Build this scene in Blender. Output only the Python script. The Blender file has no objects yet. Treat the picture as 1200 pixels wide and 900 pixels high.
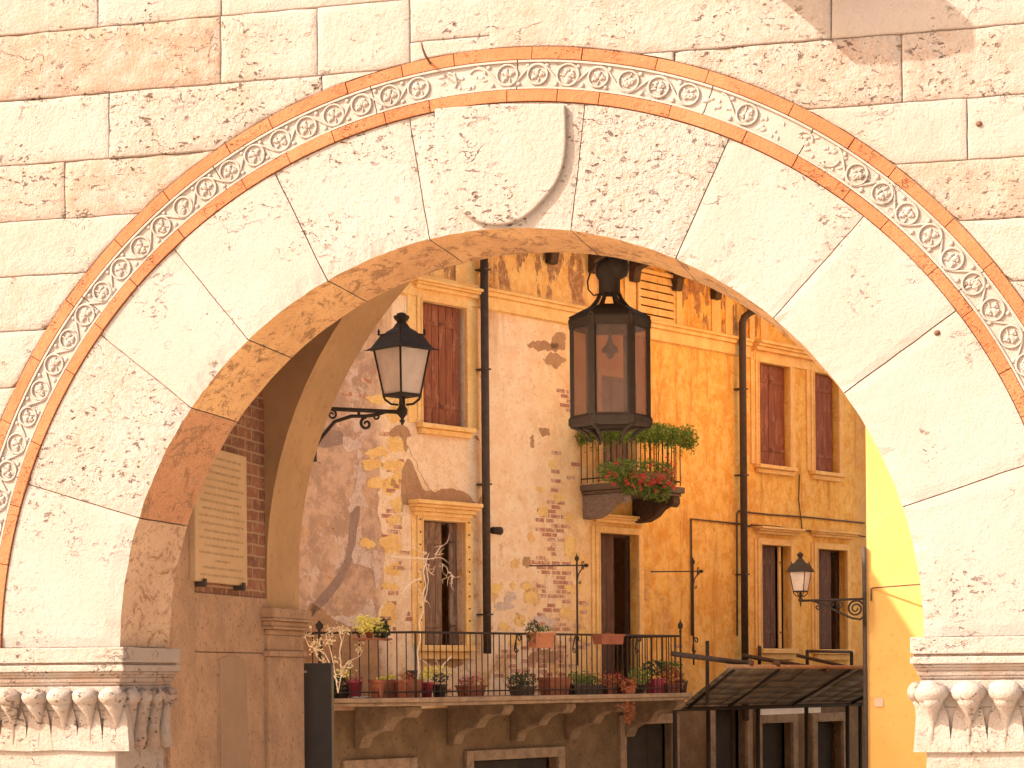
import bpy, bmesh, math, random
from mathutils import Vector, Matrix, noise
random.seed(7)
R_ = math.radians
sin, cos, pi = math.sin, math.cos, math.pi
scene = bpy.context.scene
COL = scene.collection

# ------------------------------------------------------------------ camera frame
FL, YAW, YH, ROLL = 2496.72, .2506, 792.54, .0081
EYE = 3.6
CAM = Vector((3.2397, -12.4296, EYE))
RT = Vector((cos(YAW), sin(YAW), 0)); FW = Vector((-sin(YAW), cos(YAW), 0)); UP = Vector((0, 0, 1))

def ray(px, py):
    X = px-600; Y = py-YH
    a = X*cos(ROLL)-Y*sin(ROLL); b = X*sin(ROLL)+Y*cos(ROLL)
    return FW+RT*(a/FL)-UP*(b/FL)
def hit(px, py, P, n):
    d = ray(px, py); t = (Vector(P)-CAM).dot(n)/d.dot(n)
    return CAM+d*t
def aty(px, py, y):            # point of the plane y = const seen at a pixel
    return hit(px, py, (0, y, 0), Vector((0, 1, 0)))
def atx(px, py, x):
    return hit(px, py, (x, 0, 0), Vector((1, 0, 0)))

# old house facade frame: u along the wall, w out of the wall, z up
ANG = .4717060
E_ = Vector((sin(ANG), cos(ANG), 0)); N_ = Vector((cos(ANG), -sin(ANG), 0))
P0 = Vector((-2.80300531, 16.99088205, 0))
def L(u, w, z): return P0+E_*u+N_*w+UP*z
def fp(px, py, w=0.0):
    h = hit(px, py, P0+N_*w, N_)
    return (h-P0).dot(E_), h.z
def fu(px, w=0.0): return fp(px, 700, w)[0]

# ------------------------------------------------------------------ objects
ROOT = {}
def thing(name, label, cat, loc=(0, 0, 0), group=None):
    o = bpy.data.objects.new(name, None); COL.objects.link(o)
    o.location = loc; o['label'] = label; o['category'] = cat
    o.empty_display_size = .1
    if group: o['group'] = group
    ROOT[o.name] = Vector(loc)
    return o

class MB:
    def __init__(s): s.v = []; s.f = []; s.a = []; s.m = []; s.tone = 0.; s.pit = 0.; s.mi = 0; s.sm = []; s.smooth = False
    def face(s, idx):
        s.f.append(tuple(idx)); s.a.append((s.tone, s.pit)); s.m.append(s.mi); s.sm.append(s.smooth)
    def add(s, pts, faces):
        b = len(s.v); s.v += [Vector(p) for p in pts]
        for f in faces: s.face([b+i for i in f])
    def hexa(s, p):            # 8 points: bottom ring 0-3 (ccw from above), top ring 4-7
        s.add(p, [(3, 2, 1, 0), (4, 5, 6, 7), (0, 1, 5, 4), (1, 2, 6, 5), (2, 3, 7, 6), (3, 0, 4, 7)])
    def box(s, x0, x1, y0, y1, z0, z1):
        if x0 > x1: x0, x1 = x1, x0
        if y0 > y1: y0, y1 = y1, y0
        if z0 > z1: z0, z1 = z1, z0
        s.hexa([(x0, y0, z0), (x1, y0, z0), (x1, y1, z0), (x0, y1, z0), (x0, y0, z1), (x1, y0, z1), (x1, y1, z1), (x0, y1, z1)])
    def fbox(s, u0, u1, w0, w1, z0, z1):   # box in the facade frame
        if u0 > u1: u0, u1 = u1, u0
        if w0 > w1: w0, w1 = w1, w0
        if z0 > z1: z0, z1 = z1, z0
        q = [(u0, w1), (u1, w1), (u1, w0), (u0, w0)]
        s.hexa([L(a, b, z0) for a, b in q]+[L(a, b, z1) for a, b in q])
    def tube(s, pts, r, n=8, cap=True, closed=False):
        pts = [Vector(p) for p in pts]; k = len(pts)
        rr = r if isinstance(r, (list, tuple)) else [r]*k
        b = len(s.v); t0 = None; sm = s.smooth; s.smooth = n > 5
        prev = None
        for i, p in enumerate(pts):
            if closed: t = pts[(i+1) % k]-pts[i-1]
            else: t = pts[min(i+1, k-1)]-pts[max(i-1, 0)]
            t.normalize()
            if prev is None:
                a = Vector((0, 0, 1)) if abs(t.z) < .9 else Vector((1, 0, 0))
                x = t.cross(a).normalized()
            else:
                x = (prev-t*prev.dot(t)).normalized()
            prev = x; y = t.cross(x)
            for j in range(n):
                an = 2*pi*j/n
                s.v.append(p+(x*cos(an)+y*sin(an))*rr[i])
        m = k if closed else k-1
        for i in range(m):
            for j in range(n):
                i2 = (i+1) % k
                s.face((b+i*n+j, b+i*n+(j+1) % n, b+i2*n+(j+1) % n, b+i2*n+j))
        if cap and not closed:
            s.smooth = False
            s.face([b+j for j in range(n)][::-1]); s.face([b+(k-1)*n+j for j in range(n)])
        s.smooth = sm
    def lathe(s, c, prof, n=16, rot=0, ax=None, frame=None):   # prof: (r, z)
        c = Vector(c); b = len(s.v); fx, fy, fz = frame or (Vector((1, 0, 0)), Vector((0, 1, 0)), Vector((0, 0, 1)))
        sm = s.smooth; s.smooth = n > 8
        for r, z in prof:
            for j in range(n):
                a = rot+2*pi*j/n
                s.v.append(c+fx*(r*cos(a))+fy*(r*sin(a))+fz*z)
        for i in range(len(prof)-1):
            for j in range(n):
                s.face((b+i*n+j, b+i*n+(j+1) % n, b+(i+1)*n+(j+1) % n, b+(i+1)*n+j))
        s.smooth = False
        if prof[0][0] > 1e-4: s.face([b+j for j in range(n)][::-1])
        if prof[-1][0] > 1e-4: s.face([b+(len(prof)-1)*n+j for j in range(n)])
        s.smooth = sm
    def blob(s, c, r, n=8, m=6, frame=None):       # ellipsoid
        c = Vector(c); fx, fy, fz = frame or (Vector((1, 0, 0)), Vector((0, 1, 0)), Vector((0, 0, 1)))
        b = len(s.v); sm = s.smooth; s.smooth = True
        for i in range(m+1):
            t = pi*i/m
            for j in range(n):
                a = 2*pi*j/n
                s.v.append(c+fx*(r[0]*sin(t)*cos(a))+fy*(r[1]*sin(t)*sin(a))+fz*(-r[2]*cos(t)))
        for i in range(m):
            for j in range(n):
                s.face((b+i*n+j, b+i*n+(j+1) % n, b+(i+1)*n+(j+1) % n, b+(i+1)*n+j))
        s.smooth = sm
    def prism(s, poly, fn, d0, d1):   # poly 2d, fn(a,b,d)->point
        k = len(poly); b = len(s.v)
        s.v += [Vector(fn(x, y, d0)) for x, y in poly]+[Vector(fn(x, y, d1)) for x, y in poly]
        s.face([b+i for i in range(k)][::-1]); s.face([b+k+i for i in range(k)])
        for i in range(k): s.face((b+i, b+(i+1) % k, b+k+(i+1) % k, b+k+i))
    def leaf(s, c, size, nrm=None, asp=.7):
        c = Vector(c)
        t = Vector((random.gauss(0, 1), random.gauss(0, 1), random.gauss(0, 1))).normalized()
        nn = Vector((random.gauss(0, 1), random.gauss(0, 1), random.gauss(0, 1)+.6)).normalized() if nrm is None else nrm
        x = t.cross(nn)
        if x.length < 1e-3: return
        x.normalize(); y = nn.cross(x)
        b = len(s.v); q = size*.5
        s.v += [c-y*q, c+x*q*asp+nn*q*.25, c+y*q, c-x*q*asp+nn*q*.25]
        s.face((b, b+1, b+2)); s.face((b, b+2, b+3))

def obj(name, mb, mats, parent=None, label=None, bevel=0, solid=False, seg=1):
    me = bpy.data.meshes.new(name)
    off = ROOT.get(parent.name, Vector((0, 0, 0))) if parent else Vector((0, 0, 0))
    me.from_pydata([tuple(p-off) for p in mb.v], [], mb.f)
    if not isinstance(mats, (list, tuple)): mats = [mats]
    for m in mats: me.materials.append(m)
    me.polygons.foreach_set('material_index', mb.m)
    me.polygons.foreach_set('use_smooth', mb.sm)
    for i, nm in enumerate(('tone', 'pit')):
        at = me.attributes.new(nm, 'FLOAT', 'FACE'); at.data.foreach_set('value', [a[i] for a in mb.a])
    me.update()
    bm = bmesh.new(); bm.from_mesh(me); bmesh.ops.recalc_face_normals(bm, faces=bm.faces); bm.to_mesh(me); bm.free()
    o = bpy.data.objects.new(name, me); COL.objects.link(o)
    if parent:
        o.parent = parent; ROOT[o.name] = off
    if label: o['label'] = label
    if bevel:
        b = o.modifiers.new('b', 'BEVEL'); b.width = bevel; b.segments = seg; b.limit_method = 'ANGLE'; b.angle_limit = R_(40)
    return o
def struct(name, mb, mats, **k):
    o = obj(name, mb, mats, **k); o['kind'] = 'structure'; return o

# ------------------------------------------------------------------ materials
class NT:
    def __init__(s, name, rough=.8, spec=.3):
        s.mat = bpy.data.materials.new(name); s.mat.use_nodes = True
        s.t = s.mat.node_tree; s.b = s.t.nodes['Principled BSDF']
        s.b.inputs['Roughness'].default_value = rough
        s.b.inputs['Specular IOR Level'].default_value = spec
        s.pos = s.n('ShaderNodeNewGeometry').outputs['Position']
    def n(s, typ, **k):
        x = s.t.nodes.new(typ)
        for a, b in k.items(): setattr(x, a, b)
        return x
    def put(s, sock, val):
        if isinstance(val, bpy.types.NodeSocket): s.t.links.new(val, sock)
        elif isinstance(val, (tuple, list)) and len(val) == 3 and sock.type == 'RGBA': sock.default_value = (*val, 1)
        else: sock.default_value = val
    def map(s, vec, scale=(1, 1, 1), rot=(0, 0, 0), loc=(0, 0, 0)):
        m = s.n('ShaderNodeMapping'); s.put(m.inputs[0], vec); m.inputs['Scale'].default_value = scale
        m.inputs['Rotation'].default_value = rot; m.inputs['Location'].default_value = loc
        return m.outputs[0]
    def noise(s, scale, detail=4, rough=.55, vec=None, dist=0, col=False):
        x = s.n('ShaderNodeTexNoise'); s.put(x.inputs['Vector'], vec or s.pos)
        x.inputs['Scale'].default_value = scale; x.inputs['Detail'].default_value = detail
        x.inputs['Roughness'].default_value = rough; x.inputs['Distortion'].default_value = dist
        return x.outputs['Color' if col else 'Fac']
    def vor(s, scale, vec=None, feat='F1', rnd=1, out='Distance'):
        x = s.n('ShaderNodeTexVoronoi', feature=feat); s.put(x.inputs['Vector'], vec or s.pos)
        x.inputs['Scale'].default_value = scale; x.inputs['Randomness'].default_value = rnd
        return x.outputs[out]
    def m(s, op, a, b=0., c=None, clamp=False):
        x = s.n('ShaderNodeMath', operation=op); x.use_clamp = clamp
        s.put(x.inputs[0], a); s.put(x.inputs[1], b)
        if c is not None: s.put(x.inputs[2], c)
        return x.outputs[0]
    def ss(s, v, lo, hi, a=0., b=1.):
        x = s.n('ShaderNodeMapRange', interpolation_type='SMOOTHSTEP'); s.put(x.inputs[0], v)
        x.inputs[1].default_value = lo; x.inputs[2].default_value = hi
        x.inputs[3].default_value = a; x.inputs[4].default_value = b
        return x.outputs[0]
    def mix(s, f, a, b, mode='MIX'):
        x = s.n('ShaderNodeMix', data_type='RGBA', blend_type=mode)
        s.put(x.inputs[0], f); s.put(x.inputs[6], a); s.put(x.inputs[7], b)
        return x.outputs[2]
    def attr(s, nm):
        return s.n('ShaderNodeAttribute', attribute_name=nm).outputs['Fac']
    def dot(s, v):
        x = s.n('ShaderNodeVectorMath', operation='DOT_PRODUCT'); s.put(x.inputs[0], s.pos); x.inputs[1].default_value = v
        return x.outputs['Value']
    def warp(s, vec, scale, amt):
        c = s.noise(scale, 3, .6, vec, col=True)
        a = s.n('ShaderNodeVectorMath', operation='SUBTRACT'); s.put(a.inputs[0], c); a.inputs[1].default_value = (.5, .5, .5)
        b = s.n('ShaderNodeVectorMath', operation='MULTIPLY_ADD'); s.put(b.inputs[0], a.outputs[0]); b.inputs[1].default_value = (amt,)*3; s.put(b.inputs[2], vec)
        return b.outputs[0]
    def ramp(s, f, stops):
        x = s.n('ShaderNodeValToRGB'); s.put(x.inputs[0], f); cr = x.color_ramp
        while len(cr.elements) < len(stops): cr.elements.new(.5)
        for e, (p, c) in zip(cr.elements, stops): e.position = p; e.color = (*c, 1)
        return x.outputs[0]
    def done(s, col, bump=None, strength=.5, dist=.01, rough=None):
        s.put(s.b.inputs['Base Color'], col)
        if bump is not None:
            b = s.n('ShaderNodeBump'); b.inputs['Strength'].default_value = strength; b.inputs['Distance'].default_value = dist
            s.put(b.inputs['Height'], bump); s.t.links.new(b.outputs[0], s.b.inputs['Normal'])
        if rough is not None: s.put(s.b.inputs['Roughness'], rough)
        return s.mat

def stone(name, base, warm, stain, pitc, pitscale=16, coarse=1., rad=None):
    """weathered limestone: per block 'tone' pushes it towards the stain colour, 'pit' opens its pits"""
    N = NT(name, .88, .2)
    v = N.warp(N.pos, 5, .10)
    tone = N.attr('tone'); pit = N.attr('pit')
    big = N.noise(1.3, 5, .6); mid = N.noise(7, 6, .65); fine = N.noise(60, 5, .7); grain = N.noise(190, 3, .7)
    col = N.mix(N.ss(big, .35, .65), base, warm)
    st = N.m('MULTIPLY', N.ss(N.m('ADD', mid, N.m('MULTIPLY', tone, .35)), .5, .85), N.m('ADD', N.m('MULTIPLY', tone, .95), .10), clamp=True)
    col = N.mix(st, col, stain)
    # pits in stretched beds
    vv = N.map(v, (1, 1, 1.9))
    d = N.vor(pitscale*.8, vv); d2 = N.vor(pitscale*2.4, vv)
    area = N.ss(N.m('ADD', N.noise(2.1, 4, .65), N.m('MULTIPLY', pit, .26)), .55, .75)
    area2 = N.m('MAXIMUM', area, .08)
    n1 = N.noise(pitscale*1.3, 5, .62, vv); n2 = N.noise(6, 3, .6)
    p0 = N.m('MULTIPLY', N.ss(n1, .575, .63), N.m('MULTIPLY', area, N.ss(n2, .46, .56)))
    p1 = N.m('MULTIPLY', N.ss(d, .10, .24, 1, 0), N.m('MULTIPLY', area, N.ss(N.noise(9, 2), .54, .64)))
    p2 = N.m('MULTIPLY', N.ss(d2, .16, .30, 1, 0), N.m('MULTIPLY', area2, N.ss(N.noise(13, 2), .56, .66)))
    p1 = N.m('MAXIMUM', p0, p1)
    rn = N.noise(2.2, 5, .6, N.map(v, (1, 1, 1.6))); crack = N.m('MULTIPLY', N.ss(N.m('ABSOLUTE', N.m('SUBTRACT', rn, .5)), 0, .008, 1, 0), N.ss(N.noise(2.7, 2), .58, .68))
    pm = N.m('MAXIMUM', N.m('MAXIMUM', p1, p2), N.m('MULTIPLY', crack, N.ss(pit, .1, .6, .3, .7)))
    halo = N.m('MULTIPLY', N.ss(d, .12, .5, 1, 0), area)
    col = N.mix(N.m('MULTIPLY', halo, .30), col, stain)
    col = N.mix(N.m('MULTIPLY', pm, .85), col, pitc)
    col = N.mix(N.ss(grain, .3, .7, .0, .16), col, stain)
    col = N.mix(N.m('MULTIPLY', N.ss(N.noise(34, 5, .75), .55, .68), N.m('ADD', N.m('MULTIPLY', pit, .5), .1)), col, stain)
    h = N.m('ADD', N.m('MULTIPLY', mid, .9*coarse), N.m('MULTIPLY', fine, .42*coarse))
    h = N.m('ADD', h, N.m('MULTIPLY', grain, .10))
    h = N.m('ADD', h, N.m('MULTIPLY', N.m('MULTIPLY', N.noise(26, 4, .7), pit), .9))
    h = N.m('SUBTRACT', h, N.m('MULTIPLY', pm, 1.2))
    return N.done(col, h, 1., .018)

M = {}
M['stone'] = stone('limestone_ashlar', (.340, .294, .266), (.325, .268, .228), (.28, .16, .10), (.075, .032, .018))
M['stone_v'] = stone('limestone_voussoir', (.335, .290, .268), (.32, .268, .236), (.28, .185, .125), (.08, .038, .022), 14, .55)
M['carved'] = stone('carved_limestone', (.345, .298, .268), (.32, .265, .228), (.25, .175, .13), (.10, .06, .04), 30, .35)
M['terra'] = stone('terracotta_band', (.37, .155, .072), (.34, .12, .05), (.24, .075, .032), (.08, .025, .012), 34, .7)
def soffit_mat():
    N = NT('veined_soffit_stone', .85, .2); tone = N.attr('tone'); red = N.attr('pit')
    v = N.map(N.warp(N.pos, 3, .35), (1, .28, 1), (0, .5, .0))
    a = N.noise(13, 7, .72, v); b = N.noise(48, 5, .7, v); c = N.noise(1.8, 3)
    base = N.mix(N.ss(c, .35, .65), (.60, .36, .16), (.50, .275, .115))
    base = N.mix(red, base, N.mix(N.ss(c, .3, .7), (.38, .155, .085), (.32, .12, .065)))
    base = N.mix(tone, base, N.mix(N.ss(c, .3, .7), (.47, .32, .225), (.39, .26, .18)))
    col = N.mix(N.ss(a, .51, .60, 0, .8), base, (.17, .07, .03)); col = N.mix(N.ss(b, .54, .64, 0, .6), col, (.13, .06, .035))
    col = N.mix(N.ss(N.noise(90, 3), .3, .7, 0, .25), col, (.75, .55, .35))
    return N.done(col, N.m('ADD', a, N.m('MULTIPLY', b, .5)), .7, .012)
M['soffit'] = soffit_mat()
def simple(name, c1, c2, scale=8, rough=.8, bump=.4, dist=.004, spots=None, spec=.3, metal=0):
    N = NT(name, rough, spec); a = N.noise(scale, 5, .65); b = N.noise(scale*7, 4, .65)
    col = N.mix(N.ss(a, .3, .7), c1, c2)
    if spots: col = N.mix(N.ss(b, .55, .7, 0, .8), col, spots)
    N.b.inputs['Metallic'].default_value = metal
    return N.done(col, N.m('ADD', a, b), bump, dist)
M['mortar'] = simple('dark_joint_mortar', (.30, .20, .13), (.14, .09, .06), 20)
M['iron'] = simple('wrought_iron', (.034, .026, .020), (.048, .034, .025), 14, .75, .4, .002, (.075, .04, .024), .2)
M['rust'] = simple('rusty_iron', (.09, .05, .03), (.16, .08, .045), 30, .8, .5, .003, (.06, .04, .03))
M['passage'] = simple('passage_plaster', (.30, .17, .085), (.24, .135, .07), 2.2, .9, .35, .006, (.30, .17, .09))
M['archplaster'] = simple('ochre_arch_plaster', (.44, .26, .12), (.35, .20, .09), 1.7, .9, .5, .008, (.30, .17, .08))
M['pier'] = simple('tan_pier_stone', (.40, .24, .14), (.29, .17, .10), 4, .9, .9, .012, (.14, .075, .04))
M['marble'] = simple('old_marble', (.45, .285, .155), (.39, .245, .13), 4, .6, .2, .003, (.46, .32, .18))
M['ink'] = simple('worn_lettering', (.28, .19, .10), (.32, .215, .115), 30, .8)
M['zinc'] = simple('brown_downpipe', (.05, .034, .026), (.075, .05, .038), 9, .65, .3, .002, (.13, .08, .05))
M['trim'] = None
M['dark'] = simple('dark_room', (.035, .028, .024), (.05, .04, .03), 5, .9)
M['terrace'] = simple('paving_stone', (.56, .48, .40), (.48, .40, .32), 3, .85, .4, .01)
M['panel'] = simple('black_panel', (.045, .042, .040), (.055, .05, .046), 6, .5, .1, .001)
M['steel'] = simple('brushed_steel', (.45, .42, .38), (.5, .46, .42), 20, .35, .1, .001, None, .5, .6)
M['sheet'] = simple('sunlit_white', (.78, .74, .68), (.7, .65, .58), 10, .9)  # white stands for the sunlit slab and the sunlit strip under the canopy
M['awning'] = simple('dark_canopy_fabric', (.15, .125, .095), (.20, .165, .125), 3, .9, .5, .01, (.07, .055, .045))
M['twig'] = simple('pale_twigs', (.90, .76, .58), (.80, .62, .44), 30, .9)
M['tile'] = simple('roof_tiles', (.42, .2, .11), (.3, .14, .08), 12, .9, .6, .02)
M['timber'] = simple('dark_timber', (.10, .055, .03), (.06, .035, .02), 14, .85, .5, .006)

def brick_mat():
    N = NT('red_brick_wall', .9, .2)
    x = N.n('ShaderNodeTexBrick'); m = N.n('ShaderNodeCombineXYZ')
    sp = N.n('ShaderNodeSeparateXYZ'); N.put(sp.inputs[0], N.warp(N.pos, 9, .02))
    N.put(m.inputs[0], sp.outputs[1]); N.put(m.inputs[1], sp.outputs[2]); N.put(x.inputs['Vector'], m.outputs[0])
    x.inputs['Scale'].default_value = 1; x.inputs['Brick Width'].default_value = .26; x.inputs['Row Height'].default_value = .085
    x.inputs['Mortar Size'].default_value = .009; x.inputs['Mortar Smooth'].default_value = .3; x.inputs['Bias'].default_value = 0
    N.put(x.inputs['Color1'], (.25, .10, .055)); N.put(x.inputs['Color2'], (.15, .062, .038)); N.put(x.inputs['Mortar'], (.32, .20, .11))
    col = N.mix(N.ss(N.noise(16, 5, .7), .45, .7, 0, .55), x.outputs['Color'], (.40, .22, .12))
    return N.done(col, N.m('SUBTRACT', N.m('MULTIPLY', N.noise(50, 3), .4), x.outputs['Fac']), .7, .010)
M['brick'] = brick_mat()

def facade_mat():
    """old painted plaster: mauve grey in the shaded left bay, cream in the middle, ochre to the right"""
    N = NT('old_house_plaster', .92, .15)
    u = N.dot(tuple(E_)); u = N.m('SUBTRACT', u, P0.dot(E_))
    sp = N.n('ShaderNodeSeparateXYZ'); N.put(sp.inputs[0], N.pos); z = sp.outputs[2]
    w1 = N.noise(.9, 5, .6); uu = N.m('ADD', u, N.m('MULTIPLY', N.m('SUBTRACT', w1, .5), .9))
    big = N.noise(1.1, 6, .62); mid = N.noise(4.5, 7, .7); mot = N.noise(11, 7, .75, N.warp(N.pos, 2, .3)); fine = N.noise(55, 4, .7)
    streak = N.noise(3.2, 5, .7, N.map(N.pos, (1, 1, .13)))
    mauve = N.mix(N.ss(mid, .40, .58), (.62, .40, .27), (.43, .275, .19))  # shade over the left bay is put into this mauve
    mauve = N.mix(N.ss(mot, .53, .62, 0, .8), mauve, (.66, .43, .26))
    mauve = N.mix(N.ss(N.noise(2.6, 7, .75), .55, .61, 0, .9), mauve, (.68, .50, .40))
    cream = N.mix(N.ss(mid, .40, .60), (.90, .70, .48), (.86, .60, .37))
    cream = N.mix(N.ss(mot, .54, .64, 0, .6), cream, (.68, .41, .24))
    ochre = N.mix(N.ss(mid, .42, .58), (.88, .51, .12), (.76, .36, .06))
    ochre = N.mix(N.ss(N.noise(9, 8, .78, N.map(N.warp(N.pos, 1.2, .5), (1, 1, .7))), .44, .60, 0, .8), ochre, (.90, .60, .22))
    ochre = N.mix(N.ss(N.noise(1.6, 6, .7), .50, .62, 0, .55), ochre, (.74, .34, .06))
    ochre = N.mix(N.ss(streak, .54, .66, 0, .7), ochre, (.56, .24, .055))
    f1 = N.ss(uu, -4.75, -4.45); f2 = N.ss(uu, -2.2, .5)
    f2 = N.m('MAXIMUM', f2, N.m('MULTIPLY', N.ss(z, 8.2, 8.8), .8))
    col = N.mix(f1, mauve, cream); col = N.mix(f2, col, ochre)
    # far right: greyer, speckled
    f3 = N.ss(uu, 6.0, 6.6, 0, .55); col = N.mix(f3, col, N.mix(N.ss(fine, .4, .6), (.62, .38, .19), (.44, .24, .11)))
    # top frieze: paint peeled off in patches, maroon beneath
    pk = N.noise(2.0, 5, .62, N.map(N.pos, (1.5, 1.5, .55)))
    peel = N.m('MULTIPLY', N.ss(pk, .53, .555), N.ss(z, 8.66, 8.80))
    col = N.mix(N.m('MULTIPLY', peel, .85), col, N.mix(N.ss(mot, .45, .6), (.27, .115, .06), (.50, .30, .17)))
    # run-off stains beneath the cornice
    rs = N.m('MULTIPLY', N.ss(N.noise(2.4, 4, .6, N.map(N.pos, (1, 1, .08), loc=(3, 0, 0))), .55, .68), N.ss(z, 7.2, 8.5, 0, .65))
    col = N.mix(rs, col, (.42, .19, .07))
    # lower wall: bricks and old ochre showing through
    lowm = N.m('MULTIPLY', N.ss(N.noise(2.3, 6, .7), .53, .60), N.ss(z, 4.4, 6.6, .75, 0))
    lowm = N.m('MULTIPLY', lowm, N.ss(uu, .8, 2.0, 1, .25))
    col = N.mix(lowm, col, N.mix(N.ss(mot, .42, .6), (.72, .40, .12), (.46, .24, .14)))
    # small dark chips
    ch = N.m('MULTIPLY', N.ss(N.vor(9, N.warp(N.pos, 8, .15)), .06, .13, 1, 0), N.ss(N.noise(3, 2), .52, .6))
    col = N.mix(N.m('MULTIPLY', ch, .7), col, (.25, .13, .08))
    rn = N.noise(1.2, 8, .72); cr = N.m('MULTIPLY', N.ss(N.m('ABSOLUTE', N.m('SUBTRACT', rn, .5)), 0, .004, 1, 0), N.ss(N.noise(1.9, 2), .48, .6))
    col = N.mix(N.m('MULTIPLY', cr, .6), col, (.22, .12, .07))
    col = N.mix(N.ss(fine, .35, .75, 0, .22), col, (.40, .23, .12))
    h = N.m('ADD', N.m('MULTIPLY', mid, .8), N.m('MULTIPLY', mot, .7)); h = N.m('ADD', h, N.m('MULTIPLY', fine, .25))
    h = N.m('SUBTRACT', h, N.m('ADD', N.m('MULTIPLY', peel, .6), ch))
    return N.done(col, h, .75, .02)
M['facade'] = facade_mat()
def patchm(name, c1, c2, through, thr=.53, scale=9):
    N = NT(name, .95, .15); v = N.warp(N.pos, 3, .2)
    a = N.noise(scale, 7, .75, v); b = N.noise(5, 5, .65); f = N.noise(40, 4, .7)
    col = N.mix(N.ss(b, .42, .6), c1, c2); col = N.mix(N.ss(a, thr, thr+.07, 0, .9), col, through)
    col = N.mix(N.ss(f, .45, .7, 0, .35), col, tuple(x*.5 for x in c2))
    return N.done(col, N.m('ADD', a, N.m('MULTIPLY', f, .4)), .8, .016)
M['f_brown'] = patchm('brown_cement_patch', (.47, .27, .145), (.41, .23, .12), (.60, .38, .22), .62)
M['f_white'] = patchm('pale_lime_patch', (.70, .53, .43), (.60, .44, .35), (.50, .33, .235), .53)
M['f_cream'] = patchm('cream_plaster_patch', (.86, .65, .44), (.80, .55, .34), (.62, .36, .20), .60)
M['f_yellow'] = patchm('yellow_tufa_stone', (.86, .58, .22), (.80, .48, .17), (.66, .42, .24), .56, 12)
M['f_red'] = patchm('bare_red_brick', (.46, .19, .12), (.50, .27, .17), (.72, .48, .32), .49, 8)
M['f_crack'] = patchm('mauve_filled_crack', (.35, .235, .18), (.31, .205, .155), (.42, .28, .2), .58)
M['trim'] = simple('ochre_stone_trim', (.86, .57, .24), (.76, .44, .15), 5, .9, .5, .006, (.50, .27, .10))
M['slab'] = simple('balcony_stone', (.36, .25, .16), (.23, .155, .10), 7, .9, .8, .012, (.11, .07, .045))
M['corbel'] = simple('weathered_corbel', (.27, .185, .115), (.17, .115, .07), 6, .9, .8, .012, (.08, .05, .035))
M['slab_d'] = simple('dark_balcony_slab', (.17, .12, .085), (.12, .085, .06), 7, .9, .8, .01)
M['lowwall'] = simple('shaded_lower_wall', (.21, .135, .072), (.14, .088, .048), 3, .92, .5, .012, (.07, .045, .028))  # colour darkened to carry the shade under the balcony
M['mottled'] = simple('lichen_corbel', (.30, .225, .18), (.20, .145, .115), 20, .9, .8, .012, (.05, .04, .03))
M['yellow'] = simple('yellow_rendered_wall', (.80, .475, .15), (.76, .42, .12), 1.3, .9, .6, .006, (.66, .36, .10))
def wood(name, a, b, c):
    N = NT(name, .75, .3); v = N.map(N.pos, (1, 1, .10))
    g = N.noise(26, 6, .7, v); q = N.noise(5, 4, .65)
    col = N.mix(N.ss(g, .40, .60), a, b); col = N.mix(N.ss(N.noise(9, 6, .75, N.map(N.pos, (1, 1, .35))), .52, .60, 0, .8), col, c)
    return N.done(col, g, .5, .004)
M['shutter'] = wood('red_brown_shutter', (.27, .085, .040), (.19, .055, .028), (.34, .14, .075))
M['oldwood'] = wood('weathered_wood', (.24, .135, .085), (.15, .085, .055), (.33, .21, .14))
M['doorwood'] = wood('dark_brown_door', (.13, .062, .040), (.095, .045, .030), (.17, .085, .055))
M['pot'] = simple('terracotta_pot', (.30, .105, .06), (.23, .075, .042), 12, .8, .3, .003, (.30, .11, .06))
M['pot_or'] = simple('orange_clay_pot', (.46, .19, .095), (.38, .15, .07), 12, .8)
M['pot_mag'] = simple('magenta_pot', (.36, .045, .075), (.30, .035, .06), 12, .5)
M['pot_teal'] = simple('teal_pot', (.06, .13, .12), (.05, .10, .09), 12, .5)
M['pot_dark'] = simple('dark_pot', (.06, .045, .04), (.09, .06, .05), 12, .6)
def leafm(name, c1, c2, tr=.25):
    N = NT(name, .55, .3); i = N.n('ShaderNodeTexWhiteNoise', noise_dimensions='3D')
    col = N.mix(N.ss(N.noise(28, 3, .7), .35, .65), c1, c2)
    N.b.inputs['Roughness'].default_value = .6
    out = N.t.nodes['Material Output']; ms = N.n('ShaderNodeMixShader'); tl = N.n('ShaderNodeBsdfTranslucent')
    N.put(tl.inputs[0], col); N.put(N.b.inputs['Base Color'], col)
    ms.inputs[0].default_value = tr; N.t.links.new(N.b.outputs[0], ms.inputs[1]); N.t.links.new(tl.outputs[0], ms.inputs[2])
    N.t.links.new(ms.outputs[0], out.inputs[0]); return N.mat
M['leaf'] = leafm('geranium_leaves', (.10, .17, .035), (.22, .27, .06))
M['leaf_h'] = leafm('clipped_greenery', (.12, .20, .03), (.26, .34, .06))
M['leaf_d'] = leafm('dark_leaves', (.045, .07, .03), (.08, .11, .04))
M['leaf_y'] = leafm('sunlit_yellow_leaves', (.78, .74, .12), (.55, .60, .10))  # lime leaves brightened to stand for sunlight on them
M['leaf_dry'] = leafm('dry_leaves', (.52, .20, .08), (.40, .13, .06))
M['fl_red'] = leafm('red_petals', (.72, .05, .045), (.60, .04, .06))
M['fl_yel'] = leafm('sunlit_yellow_petals', (.88, .72, .14), (.90, .82, .35))  # yellow flowers, colour raised to stand for sun on the left plants
M['fl_cream'] = leafm('cream_petals', (.88, .78, .50), (.80, .62, .36))
M['fl_pink'] = leafm('pink_petals', (.75, .45, .42), (.65, .35, .36))
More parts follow.
